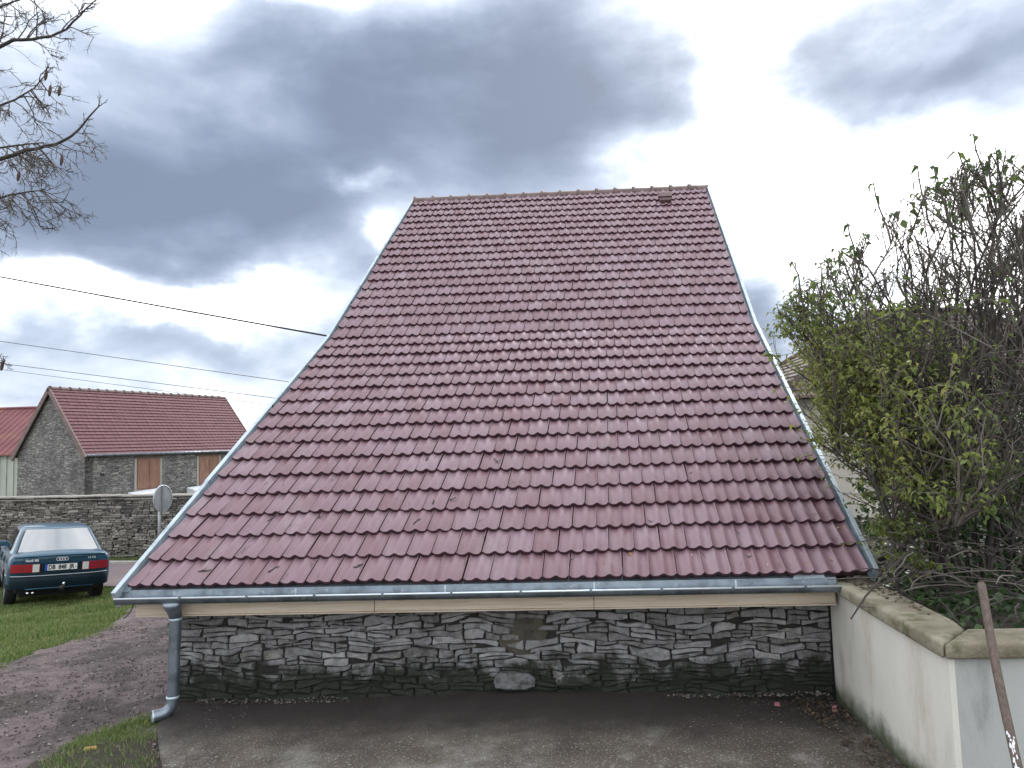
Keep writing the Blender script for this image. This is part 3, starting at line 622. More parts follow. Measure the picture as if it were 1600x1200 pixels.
for l0, l1, z0, z1 in ((2.2, 3.3, -.30-hc[2], .98-hc[2]), (5.3, 6.45, -.5-hc[2]+.15, .98-hc[2])):
    wn_ = MB().hexa([hp(l0, -.012, z0), hp(l1, -.012, z0), hp(l1, .02, z0), hp(l0, .02, z0), hp(l0, -.012, z1), hp(l1, -.012, z1), hp(l1, .02, z1), hp(l0, .02, z1)]).build('shutter', 'shutter_paint', house)
    for k in range(2):
        a = l0+.04+k*(l1-l0)/2; e = a+(l1-l0)/2-.08
        MB().hexa([hp(a, -.03, z0+.05), hp(e, -.03, z0+.05), hp(e, -.008, z0+.05), hp(a, -.008, z0+.05), hp(a, -.03, z1-.05), hp(e, -.03, z1-.05), hp(e, -.008, z1-.05), hp(a, -.008, z1-.05)]).build('shutter_panel', 'shutter_paint', wn_)
    for a, e, z_, y_ in ((l0-.12, l1+.12, z1, .17), (l0-.1, l1+.1, z0-.1, .1)):
        MB().hexa([hp(a, -.02, z_), hp(e, -.02, z_), hp(e, .03, z_), hp(a, .03, z_), hp(a, -.02, z_+y_), hp(e, -.02, z_+y_), hp(e, .03, z_+y_), hp(a, .03, z_+y_)]).build('lintel' if z_ == z1 else 'sill', 'stone_trim' if z_ != z1 else 'old_wood', wn_)
    for a in (l0-.1, l1): MB().hexa([hp(a, -.018, z0), hp(a+.1, -.018, z0), hp(a+.1, .03, z0), hp(a, .03, z0), hp(a, -.018, z1), hp(a+.1, -.018, z1), hp(a+.1, .03, z1), hp(a, .03, z1)]).build('jamb', 'stone_trim', wn_)
MB().hexa([hp(.62, -.004, -.95), hp(.80, -.004, -.95), hp(.80, .03, -.95), hp(.62, .03, -.95), hp(.62, -.004, -.83), hp(.80, -.004, -.83), hp(.80, .03, -.83), hp(.62, .03, -.83)]).build('putlog_hole', 'letter_black', house)
for l0, l1, lab in ((1.75, 3.15, 'white panel under the left shuttered window of the far barn'), (4.6, 6.3, 'white panel under the right shuttered window of the far barn')):
    o = MB().hexa([hp(l0, -.55, GL-hc[2]), hp(l1, -.55, GL-hc[2]), hp(l1, -.08, GL-hc[2]), hp(l0, -.08, GL-hc[2]), hp(l0, -.55, -.46-hc[2]), hp(l1, -.55, -.40-hc[2]), hp(l1, -.08, -.28-hc[2]), hp(l0, -.08, -.36-hc[2])]).build('white_panel', 'white_paint', bevel=.02)
    tag(o, lab, 'panel', 'white panels by the far barn')

# ------------------------------------------------------------------ metal shed at far left
shed = empty('metal_shed', (-24, 25, GL), 'pale clad shed with a red ribbed metal roof at the left edge', 'shed')
X0, X1, Y0, Y1 = -34., -18.6, 24.2, 30.4; zs, zr = 1.30, 3.55
MB().box((X0+.2, Y0+.15, GL-.2), (X1-.2, Y1-.15, zs-.05)).build('wall', 'pale_cladding', shed)
for x in np.arange(X0+.4, X1-.3, .33): MB().box((x, Y0+.10, GL), (x+.07, Y0+.152, zs-.04)).build('cladding_rib', 'pale_cladding', shed)
ym = (Y0+Y1)/2
rp = MB().sweep([[(x, Y0-.1, zs), (x, ym, zr), (x, Y1+.1, zs), (x, Y1+.1, zs-.05), (x, ym, zr-.05), (x, Y0-.1, zs-.05)] for x in (X0, X1)]).build('roof', 'red_sheet', shed)
for x in np.arange(X0+.1, X1, .30):
    MB().hexa([(x, Y0-.1, zs+.002), (x+.06, Y0-.1, zs+.002), (x+.06, ym, zr+.002), (x, ym, zr+.002), (x+.015, Y0-.1, zs+.045), (x+.045, Y0-.1, zs+.045), (x+.045, ym, zr+.045), (x+.015, ym, zr+.045)]).build('roof_rib', 'red_sheet', rp)
MB().tube([(X0, ym, zr+.02), (X1, ym, zr+.02)], .07, 8).build('ridge_cap', 'red_sheet', rp)

# ------------------------------------------------------------------ neighbour's house behind the shrub
nb = empty('neighbour_house', (13.5, 13.5, G), 'cream house with a brown hipped tile roof behind the big shrub', 'house')
a0, a1, b0, b1, ze, zr = 9.1, 19., 9.8, 17.2, 2.05, 4.45
MB().box((a0+.45, b0+.45, G-.2), (a1-.45, b1-.45, ze-.02)).build('wall', 'cream_wall', nb)
hx = (b1-b0)/2
base = [(a0, b0), (a1, b0), (a1, b1), (a0, b1)]; rid = [(a0+hx, (b0+b1)/2), (a1-hx, (b0+b1)/2)]
rfm = MB().add([(*p, ze) for p in base]+[(*p, zr) for p in rid], [[0, 1, 5, 4], [1, 2, 5], [2, 3, 4, 5], [3, 0, 4], [0, 3, 2, 1]]).build('roof', 'brown_roof', nb)
cb = MB(); ncr = 17
for k in range(ncr):
    t0, t1 = k/ncr, (k+1.15)/ncr
    for (pA, pB, rA, rB, nx, ny) in (((a0, b0), (a1, b0), rid[0], rid[1], 0, -1), ((a0, b1), (a0, b0), rid[0], rid[0], -1, 0)):
        q = lambda P, Rr, t, up_: (P[0]+(Rr[0]-P[0])*t+nx*.03*(t < t1), P[1]+(Rr[1]-P[1])*t+ny*.03*(t < t1), ze+(zr-ze)*t+up_)
        cb.add([q(pA, rA, t0, -.01), q(pB, rB, t0, -.01), q(pB, rB, t0, .05), q(pA, rA, t0, .05), q(pA, rA, min(t1, 1), .015), q(pB, rB, min(t1, 1), .015)], [[0, 1, 2, 3], [3, 2, 5, 4]], random.random())
o = cb.build('roof_courses', 'brown_roof', rfm, rnd=True); tag(o, kind='stuff')
for P_, Q_ in ((base[0], rid[0]), (base[3], rid[0]), (base[1], rid[1]), (base[2], rid[1])): MB().tube([(*P_, ze+.05), (*Q_, zr+.06)], .09, 8).build('hip_tile', 'brown_roof', rfm, True)
MB().tube([(*rid[0], zr+.06), (*rid[1], zr+.06)], .09, 8).build('ridge_tile', 'brown_roof', rfm, True)
for x in (11.2, 14.2):
    w_ = MB().box((x, b0+.425, -.1), (x+1.1, b0+.452, 1.2)).build('window', 'white_paint', nb)
    for k in range(2): MB().box((x+.06+k*.52, b0+.415, -.03), (x+.52+k*.52, b0+.428, 1.13)).build('pane', 'glass_dark', w_)

# ------------------------------------------------------------------ road sign seen from behind
sg = empty('road_sign', (-6.42, 12.18, GL), 'round road sign on a grey post seen from behind', 'road sign')
sc_ = V(-6.41, 12.13, .0); fx = Vector((.17, .98, 0)).normalized(); fn = Vector((fx.y, -fx.x, 0))
MB().tube([(-6.49, 12.13, GL-.1), (-6.49, 12.13, .34)], .042, 12).build('post', 'sign_back', sg, True)
ring = lambda r_, dn: [Vector(sc_)+fx*math.cos(a)*r_+Vector((0, 0, 1))*math.sin(a)*r_+fn*dn for a in np.linspace(0, 2*math.pi, 41)[:-1]]
dsk = MB().sweep([ring(.345, .0), ring(.345, -.004)]).build('disc', 'sign_back', sg)
MB().sweep([ring(.345, .018), ring(.36, .018), ring(.36, -.006), ring(.345, -.006), ring(.345, .018)], caps=False).build('rim', 'zinc_bright', sg, True)
c = Vector(sc_)+fn*.012
MB().hexa([c+fx*a+Vector((0, 0, z))+fn*n_ for z in (-.32, .33) for a, n_ in ((-.035, -.01), (.035, -.01), (.035, .02), (-.035, .02))]).build('rail', 'sign_rail', sg)

# ------------------------------------------------------------------ overhead cables
def cable(p, q, sag, r_, lab, ext=0):
    p, q = Vector(p), Vector(q); pts = []
    for t in np.linspace(-ext, 1+ext, 40):
        pts.append(p.lerp(q, t)-Vector((0, 0, sag*4*t*(1-t) if 0 <= t <= 1 else 0)))
    o = MB().tube(pts, r_, 6).build('overhead_cable', 'cable_black', None, True); tag(o, lab, 'cable', 'overhead cables'); return o
o = cable((-19.5, 11.0, 8.0), (.62, 5.6, 3.05), .05, .016, 'thick black overhead cable running down to the barn roof')
cable((-53.4, 40, 12.5), (40, 40, -3.5), .0, .019, 'highest of the three thin overhead cables above the far barn')
cable((-52.5, 40, 10.55), (40, 40, -3.9), .0, .019, 'middle of the three thin overhead cables above the far barn')
cable((-50, 40, 9.8), (40, 40, -4.6), .0, .014, 'lowest and faintest of the three thin overhead cables above the far barn')

# ------------------------------------------------------------------ parked saloon car, seen from behind
def build_car():
    root = empty('parked_car', (0, 0, 0), 'dark teal four-door saloon car parked on the grass, seen from behind', 'car')
    LEN, HW = 4.45, .845
    def rear_round(x, y):          # plan curvature of tail and nose
        k = abs(x)/HW
        if y < .8: return y+.13*k**3.6*(1-y/.8)
        if y > LEN-.8: return y-.30*k**2.6*(1-(LEN-y)/.8)
        return y
    #           y    half-w  zbot  deck  crown  shoulder
    ST = [(0.00, .800, .44, .90, .015, .80), (.02, .825, .40, .935, .02, .82), (.07, .838, .36, .962, .025, .83), (.25, .843, .34, .972, .03, .835), (.55, .845, .30, .965, .03, .835), (.72, .845, .22, .955, .03, .83),
          (1.2, .847, .20, .93, .0, .83), (1.8, .847, .20, .915, .0, .82), (2.5, .847, .20, .905, .0, .81), (3.1, .845, .20, .90, .03, .80), (3.4, .842, .22, .875, .035, .79), (3.8, .835, .24, .83, .035, .76),
          (4.2, .815, .28, .77, .03, .71), (4.38, .79, .34, .72, .02, .67), (4.45, .76, .42, .66, .01, .62)]
    secs = []
    for y, w, zb, dk, cr_, sh in ST:
        half = [(0, zb), (w*.80, zb), (w*.93, zb+.035), (w*.985, zb+.12), (w*1.0, .45), (w*1.003, .56), (w*.998, sh-.10), (w*.985, sh), (w*.955, sh+(dk-sh)*.55), (w*.89, dk-.008), (w*.80, dk), (w*.4, dk+cr_*.8), (0, dk+cr_)]
        ring = half+[(-x, z) for x, z in half[-2:0:-1]]
        secs.append([(x, rear_round(x, y), z) for x, z in ring])
    bd = MB().sweep(secs); me = mesh('body', bd.v, bd.f, 'car_paint', True)
    body = bpy.data.objects.new('body', me); link(body, root, local=True)
    cut = MB()
    for y in (.86, 3.45):
        for s in (-1, 1): cut.tube([(s*.60, y, .31), (s*.95, y, .31)], .345, 28)
    cm = bpy.data.objects.new('cutter', mesh('cutter', cut.v, cut.f, 'black_rubber')); C.objects.link(cm)
    md = body.modifiers.new('b', 'BOOLEAN'); md.object = cm; md.operation = 'DIFFERENCE'; md.solver = 'EXACT'
    dg = bpy.context.evaluated_depsgraph_get(); dg.update()
    new = bpy.data.meshes.new_from_object(body.evaluated_get(dg)); body.modifiers.clear(); body.data = new; bpy.data.objects.remove(cm)
    new.set_sharp_from_angle(angle=R(32))
    L = lambda mb, nm, mt, par=root, sm=True, bev=0: mb.build(nm, mt, par, sm, local=True, bevel=bev)
    # greenhouse
    def gsec(t):   # t 0 belt .. 1 roof
        return dict(hw=np.interp(t, [0, .5, .85, 1], [.765, .675, .60, .54]), y0=np.interp(t, [0, .85, 1], [.50, 1.17, 1.36]), y1=np.interp(t, [0, .85, 1], [3.22, 2.52, 2.32]), z=np.interp(t, [0, .5, .85, 1], [.925, 1.17, 1.345, 1.385]))
    def gring(t, off=0.):
        q = gsec(t); w, y0, y1, z = q['hw']+off, q['y0']-off, q['y1']+off, q['z']; c_ = .10
        pts = [(-w+c_, y0), (-w*.45, y0-.045), (0, y0-.06), (w*.45, y0-.045), (w-c_, y0), (w-.025, y0+.05), (w, y0+.16), (w+.012, (y0+y1)/2), (w, y1-.16), (w-.03, y1-.05), (w-c_, y1), (0, y1+.08), (-w+c_, y1), (-w+.03, y1-.05), (-w, y1-.16), (-w-.012, (y0+y1)/2), (-w, y0+.16), (-w+.025, y0+.05)]
        return [(x, y, z) for x, y in pts]
    gh = MB(); gh.sweep([gring(0), gring(.25), gring(.5), gring(.7), gring(.85), gring(.95), gring(1.0)]); cab = L(gh, 'cabin', 'car_paint'); cab.data.set_sharp_from_angle(angle=R(40))
    # glass panels just proud of the cabin
    def pane(name, corners, n=8, off=.006, mt='car_glass', edge=True):
        b = MB(); bl, br, tr, tl = corners; vv = []
        for j in range(n+1):
            for i in range(n+1):
                s, t = i/n, j/n; vv.append(tuple((V(*bl)*(1-s)+V(*br)*s)*(1-t)+(V(*tl)*(1-s)+V(*tr)*s)*t))
        return b, vv, n
    def grid(name, fn, nu, nv, mt, par):
        vv = [fn(i/nu, j/nv) for j in range(nv+1) for i in range(nu+1)]; ff = [[j*(nu+1)+i, j*(nu+1)+i+1, (j+1)*(nu+1)+i+1, (j+1)*(nu+1)+i] for j in range(nv) for i in range(nu)]
        return L(MB().add(vv, ff), name, mt, par)
    def rearpt(u, t, off):     # u -1..1 across, t height on the cabin's rear slope
        q = gsec(t); W_ = q['hw']; w = W_-.045; x = u*w; y = q['y0']+float(np.interp(abs(x), [0, W_*.45, W_-.1, W_], [-.06, -.045, 0, .06])); nz_ = V(0, -.55, .83)
        return tuple(V(x, y, q['z'])+nz_*off)
    grid('rear_window_seal', lambda a, c_: rearpt((a*2-1)*.985, .05+.83*c_, .007), 12, 6, 'black_rubber', cab)
    rw = grid('rear_window', lambda a, c_: rearpt((a*2-1)*.95, .08+.77*c_, .013), 12, 6, 'car_glass', cab)
    for s in (-1, 1):
        for ya, yb, cut0 in ((.22, .46, 1), (.48, .90, 0)):
            def sp_(a, c_, s=s, ya=ya, yb=yb):
                t = .06+.74*c_; q = gsec(t); f_ = ya+(yb-ya)*a; y = q['y0']+(q['y1']-q['y0'])*f_; w = q['hw']+.012*(1-abs(2*f_-1))+.006; return (s*w, y, q['z'])
            grid('side_window', sp_, 8, 5, 'glass_dark', cab)
    def fr(a, c_):
        t = .07+.74*c_; q = gsec(t); u = (a*2-1); w = q['hw']-.09; return (u*w, q['y1']+.08*(1-u*u)+.008, q['z']+.006)
    grid('windscreen', fr, 12, 5, 'glass_dark', cab)
    # tail: everything is laid on the curved rear face
    def tail(x, z, off=0.):
        w = np.interp(z, [.42, .9], [HW*.985, .80]); yb = np.interp(z, [.42, .55, .80, .90, .945], [.0, .0, .0, .012, .03])
        return (x, rear_round(x, yb)-off, z)
    def patch(name, x0, x1, z0, z1, mt, par=root, off=.006, n=8):
        vv = []; ff = []
        for j in range(5):
            for i in range(n+1): vv.append(tail(x0+(x1-x0)*i/n, z0+(z1-z0)*j/4, off))
        m0 = len(vv)
        ff = [[j*(n+1)+i, j*(n+1)+i+1, (j+1)*(n+1)+i+1, (j+1)*(n+1)+i] for j in range(4) for i in range(n)]
        ring = list(range(n+1))+[j*(n+1)+n for j in range(1, 5)]+[4*(n+1)+i for i in range(n-1, -1, -1)]+[j*(n+1) for j in range(3, 0, -1)]
        for q in ring: x, y, z = vv[q]; vv.append((x, y+off+.01, z))
        ff += [[ring[i], m0+i, m0+(i+1) % len(ring), ring[(i+1) % len(ring)]] for i in range(len(ring))]
        return L(MB().add(vv, ff), name, mt, par, False)
    patch('plate_panel', -.43, .43, .66, .80, 'bumper_plastic', off=.004)
    for s in (-1, 1):
        tl_ = patch('tail_light', s*.34 if s > 0 else -.795, .795 if s > 0 else -.34, .655, .805, 'red_lens', off=.014)
        xa, xb = sorted((s*.35, s*.455)); patch('reversing_lamp', xa, xb, .66, .80, 'clear_lens', tl_, .0165, 4)
        xa, xb = sorted((s*.62, s*.628)); patch('lens_divider', xa, xb, .655, .805, 'black_rubber', tl_, .0155, 2)
        for zz in (.705, .755): xa, xb = sorted((s*.46, s*.79)); patch('lens_rib', xa, xb, zz, zz+.004, 'red_lens', tl_, .0165, 8)
    # bumper: full width wrap
    bs = []
    for t in np.linspace(-1, 1, 25):
        if abs(t) <= .8: x = t/.8*.80; yy = rear_round(x, 0)-.045*(1-(abs(t)/.8)**6*.4)
        else: x = math.copysign(.80+.055*math.sin((abs(t)-.8)/.2*math.pi/2), t); yy = rear_round(.80, 0)-.02+(abs(t)-.8)/.2*.36
        bs.append([(x*.98, yy+.05, .345), (x, yy+.005, .355), (x*1.004, yy-.01, .42), (x*1.006, yy-.015, .50), (x*1.002, yy-.005, .565), (x*.99, yy+.02, .585), (x*.93, yy+.09, .58), (x*.93, yy+.1, .355)])
    bp_ = L(MB().sweep(bs), 'bumper', 'bumper_plastic'); bp_.data.set_sharp_from_angle(angle=R(45))
    st = [[(x*1.002, y-.004, .585), (x*1.002, y-.004, .597), (x*.99, y+.02, .600), (x*.99, y+.02, .585)] for (x, y, z) in [b_[4] for b_ in bs]]
    L(MB().sweep(st), 'bumper_trim', 'sign_back', bp_)
    L(MB().sweep([[(x, -.035, .345), (x, -.048, .352), (x, -.048, .362), (x, -.03, .37)] for x in (-.55, .55)]), 'bumper_crease', 'car_paint', bp_)
    L(MB().box((-.70, .15, .27), (.70, .5, .36)), 'underbody', 'black_rubber', root, False, .02)
    L(MB().box((-.62, .4, .16), (.62, 4.0, .26)), 'floor_pan', 'black_rubber', root, False, .02)
    # boot lid edges
    for s in (-1, 1): L(MB().sweep([[tail(s*.60-.003, z, .002), tail(s*.60+.003, z, .002), tail(s*.60+.003, z, -.01), tail(s*.60-.003, z, -.01)] for z in np.linspace(.80, .925, 6)]), 'lid_gap', 'letter_black', body, False)
    L(MB().sweep([[tail(x, .637, .003), tail(x, .643, .003), tail(x, .643, -.01), tail(x, .637, -.01)] for x in np.linspace(-.78, .78, 24)]), 'lid_seam', 'letter_black', body, False)
    L(MB().tube([(x, .01+rear_round(x, 0), .93+.02*(1-(x/.78)**2)) for x in np.linspace(-.74, .74, 17)], .014, 8), 'lid_lip', 'car_paint', body)
    # number plate and writing
    pl = patch('number_plate', -.26, .26, .675, .785, 'plate_white', off=.014, n=6)
    patch('plate_band', -.262, -.222, .674, .786, 'plate_blue', pl, .0165, 2); patch('plate_band', .225, .262, .674, .786, 'plate_white', pl, .016, 2)
    def text(s, size, x, z, mt, par, off, nm, sx=1., bold=0.):
        cu = bpy.data.curves.new('t', 'FONT'); cu.body = s; cu.size = size; cu.align_x = 'CENTER'; cu.align_y = 'CENTER'; cu.extrude = .001; cu.offset = bold
        to = bpy.data.objects.new('t', cu); C.objects.link(to); dg = bpy.context.evaluated_depsgraph_get(); dg.update()
        tm = bpy.data.meshes.new_from_object(to.evaluated_get(dg)); bpy.data.objects.remove(to)
        for v_ in tm.vertices: q = v_.co; xx = x+q.x*sx; zz = z+q.y; t_ = tail(xx, zz, off+q.z); v_.co = t_
        tm.materials.clear(); tm.materials.append(MATS[mt]); o = bpy.data.objects.new(nm, tm); link(o, par, local=True); return o
    text('DB  848  JR', .112, .0, .729, 'letter_black', pl, .0165, 'plate_lettering', .78, .0035)
    text('21', .035, .244, .715, 'letter_black', pl, .0175, 'plate_lettering', .8)
    text('Audi 80', .062, -.47, .868, 'badge_silver', body, .004, 'badge_lettering', 1.05, .0012)
    text('1.9 TD', .05, .50, .872, 'badge_silver', body, .004, 'badge_lettering', 1.0, .001)
    em = MB()
    for k in range(4): em.tube([tail(.01-.066+k*.044+.029*math.cos(a), 0.876+.029*math.sin(a), .012) for a in np.linspace(0, 2*math.pi, 25)], .0055, 6, caps=False)
    L(em, 'ring_emblem', 'badge_silver', body)
    # tow bar
    tw = L(MB().tube([(.05, .12, .30), (.05, -.02, .29), (.05, -.10, .31), (.05, -.12, .36), (.05, -.12, .41)], .022, 10), 'tow_bar', 'dark_metal')
    L(MB().tube([(.05, -.12, .40), (.05, -.12, .412), (.05, -.12, .435), (.05, -.12, .455), (.05, -.12, .462)], [.012, .024, .029, .02, .006], 12), 'tow_ball', 'chrome', tw)
    L(MB().tube([(.03, -.055, .345), (.03, -.075, .345)], .055, 12), 'tow_socket', 'dark_metal', tw)
    for x in (-.50, -.42): L(MB().tube([(x, .2, .285), (x, -.03, .28)], .026, 10), 'exhaust_pipe', 'chrome')
    # wheels
    for y in (.86, 3.45):
        for s in (-1, 1):
            tyre = MB(); rr = [(.19, -.09), (.285, -.098), (.308, -.08), (.314, -.04), (.314, .04), (.308, .08), (.285, .098), (.19, .09)]
            tyre.sweep([[(s*.725+d, y+math.cos(a)*r_, .265+math.sin(a)*r_) for r_, d in rr] for a in np.linspace(0, 2*math.pi, 33)], caps=False)
            w_ = L(tyre, 'wheel', 'black_rubber')
            L(MB().tube([(s*.64, y, .265), (s*.80, y, .265), (s*.812, y, .265), (s*.818, y, .265)], [.195, .195, .16, .05], 20), 'rim', 'sign_back', w_)
    for s in (-1, 1):
        L(MB().box((s*.84-.02, 1.02, .50), (s*.84+.02, 3.0, .56)), 'side_moulding', 'bumper_plastic', root, False, .012)
        L(MB().sweep([[(s*(.80+.11), 2.66, .93), (s*.80, 2.70, .95)], [(s*.93, 2.66, 1.03), (s*.80, 2.70, 1.0)]], closed=False), 'mirror_arm', 'bumper_plastic') if 0 else None
        L(MB().box((min(s*.73, s*.90), 2.62, .91), (max(s*.73, s*.90), 2.70, 1.02)), 'door_mirror', 'car_paint', root, False, .025)
        for y in (1.35, 2.25): L(MB().box((s*.845-.012, y, .74), (s*.845+.012, y+.16, .775)), 'door_handle', 'bumper_plastic', root, False, .008)
        for y in (1.12, 2.02, 2.95): L(MB().box((s*.838-.012, y-.003, .28), (s*.838+.0095, y+.003, .86)), 'door_gap', 'letter_black', body, False)
        xa, xb = sorted((s*.36, s*.70)); L(MB().box((xa, 4.28-.05, .58), (xb, 4.40-.03, .70)), 'headlight', 'clear_lens', root, False, .02)
    L(MB().box((-.33, 4.40, .56), (.33, 4.455, .69)), 'grille', 'black_rubber', root, False, .01)
    return root
car = build_car()
car.location = (-5.52, 6.88, G-.485); car.rotation_euler = (R(0), R(3.2), R(40.8))

# ------------------------------------------------------------------ grass and loose stones
def scatter_poly(pts, n, rg):
    xs_ = [p[0] for p in pts]; ys_ = [p[1] for p in pts]; out = []
    P = np.array(pts)
    while len(out) < n:
        q = rg.uniform((min(xs_), min(ys_)), (max(xs_), max(ys_)), (n*2, 2)); ins = np.zeros(len(q), bool)
        for a, b in zip(P, np.roll(P, -1, 0)):
            c = (a[1] > q[:, 1]) != (b[1] > q[:, 1]); xi = (b[0]-a[0])*(q[:, 1]-a[1])/(b[1]-a[1]+1e-12)+a[0]; ins ^= c & (q[:, 0] < xi)
        out += q[ins].tolist()
    return np.array(out[:n])
def grass(name, pts, n, h, wd, z, lab, clump=None, seed=1, thin=.0):
    rg = np.random.default_rng(seed); q = scatter_poly(pts, n, rg); q = q+rg.normal(0, .05, q.shape)
    dens = np.array([fbm(x*1.3, y*1.3, 7.) for x, y in q]); keep = dens+rg.normal(0, .25, len(q)) > thin-.35; q = q[keep]; dens = dens[keep]; n = len(q)
    hh = h*rg.uniform(.45, 1.25, n)*(1+.8*np.clip(dens, -.5, .8)); a = rg.uniform(0, 2*np.pi, n); ln = rg.uniform(.1, .75, n)*hh; a2 = rg.uniform(0, 2*np.pi, n)
    base = np.c_[q, z-.075*np.clip(q[:, 1]-1, 0, 6.7)]; sd_ = np.c_[np.cos(a), np.sin(a), np.zeros(n)]*(wd*rg.uniform(.6, 1.3, n))[:, None]; bend = np.c_[np.cos(a2)*ln, np.sin(a2)*ln, np.zeros(n)]
    upv = np.c_[np.zeros((n, 2)), hh]
    v = np.stack([base-sd_, base+sd_, base+bend*.35+upv*.6+sd_*.7, base+bend*.35+upv*.6-sd_*.7, base+bend+upv*.95], 1).reshape(-1, 3)
    i = np.arange(n)[:, None]*5; f = np.concatenate([i+[0, 1, 2], i+[0, 2, 3], i+[3, 2, 4]], 1).reshape(-1, 3)
    me = mesh(name, v, f, 'grass_blade', False, np.repeat(rg.random(n), 3)); o = bpy.data.objects.new(name, me); link(o); tag(o, lab, 'grass', kind='stuff'); return o
grass('grass', [(-2.7, 1.6), (-2.75, 3.0), (-3.1, 4.9), (-4.1, 7.2), (-4.65, 8.6), (-5.8, 8.85), (-10, 9.4), (-9, 5.5), (-4.5, 1.8)], 130000, .07, .0045, G-.05, 'rough green grass verge under and around the parked car', seed=2, thin=-.2)
grass('grass', [(-14, wy(-14)-1.2), (-5.5, 11.7), (-4.5, 13.4), (-5.5, wy(-5.5)), (-14, wy(-14))], 16000, .06, .005, G-.05, 'narrow grass strip along the foot of the field wall', seed=3)
grass('grass', [(.36, -.22), (.30, .05), (.18, .15), (.05, -.12), (-.15, -.5), (-.1, -.62), (.15, -.50), (.42, -.45), (.50, -.42)], 5200, .060, .0022, G-.02, 'bright grass tuft beside the down pipe spout', seed=4, thin=-.4)
grass('grass', [(-3.0, 1.2), (-2.45, 1.4), (-2.5, 2.6), (-2.65, 3.6), (-2.95, 4.8), (-3.6, 6.2), (-4.0, 6.6), (-3.0, 4.8)], 2500, .035, .003, G-.02, 'thin grass fringe along the driveway edge', seed=6)
grass('weeds', [(.45, -.45), (.15, -.5), (-.15, -.62), (-.1, -1.0), (.3, -1.4), (.9, -1.35), (.75, -.9)], 2600, .055, .0025, G-.005, 'sparse low weeds on bare soil beside the terrace corner', seed=14, thin=.1)
sheet('soil_fringe', 'soil', [(.47, -.40), (.18, -.45), (-.12, -.62), (-.22, -1.05), (-.05, -1.6), (1.3, -1.9), (.95, -1.1), (.7, -.75)], G-.004, .03, .05)
grass('grass', [(-2.5, 1.8), (-4.5, 1.9), (-9, 5.6), (-9.5, -2.5), (-2.1, -2.5), (-2.3, 0)], 30000, .07, .006, G-.05, 'rough grass under the bare tree left of the driveway', seed=22, thin=-.2)
def pebbles(name, pts, n, smin, smax, z, lab, mt='pebble', seed=1, flat=.6, cat='gravel'):
    rg = np.random.default_rng(seed); q = scatter_poly(pts, n, rg)
    oc = np.array([(1, 0, 0), (0, 1, 0), (-1, 0, 0), (0, -1, 0), (0, 0, 1), (0, 0, -1)], float)
    s_ = smin+(smax-smin)*rg.random(n)**3; an = rg.uniform(0, 6.28, n)
    v = oc[None]*s_[:, None, None]*rg.uniform(.6, 1.3, (n, 6, 1)); v[:, :, 2] *= flat
    c, s = np.cos(an)[:, None], np.sin(an)[:, None]; v = np.stack([v[:, :, 0]*c-v[:, :, 1]*s, v[:, :, 0]*s+v[:, :, 1]*c, v[:, :, 2]], 2)
    zz = z+np.array([.022*fbm(x*1.2, y*1.2, 3.3) for x, y in q])-.075*np.clip(q[:, 1]-1, 0, 6.7)
    v += np.c_[q, zz][:, None]
    f0 = np.array([(0, 1, 4), (1, 2, 4), (2, 3, 4), (3, 0, 4), (1, 0, 5), (2, 1, 5), (3, 2, 5), (0, 3, 5)]); f = (f0[None]+np.arange(n)[:, None, None]*6).reshape(-1, 3)
    o = bpy.data.objects.new(name, mesh(name, v.reshape(-1, 3), f, mt, False, np.repeat(rg.random(n), 8))); link(o); tag(o, lab, cat, kind='stuff'); return o
pebbles('gravel', [(-1.9, -3), (.9, -3), (.85, -.9), (.4, -.2), (.2, .2), (.2, 7.8), (-4.3, 7.8), (-3.0, 5), (-2.6, 3), (-2.6, 1.6)], 30000, .003, .017, G-.008, 'loose reddish gravel on the driveway', seed=8)
pebbles('grit', [(.6, .3), (6.3, .3), (6.25, -1.5), (1.1, -1.5), (.5, -.25)], 14000, .002, .0075, G+.03, 'fine grit scattered on the concrete terrace', seed=9, flat=.4)
pebbles('wall_rubble', [(.5, .34), (6.3, .34), (6.3, .22), (.5, .22)], 1500, .004, .022, G+.045, 'crumbled stone and dirt along the foot of the barn wall', seed=10, mt='rubble')

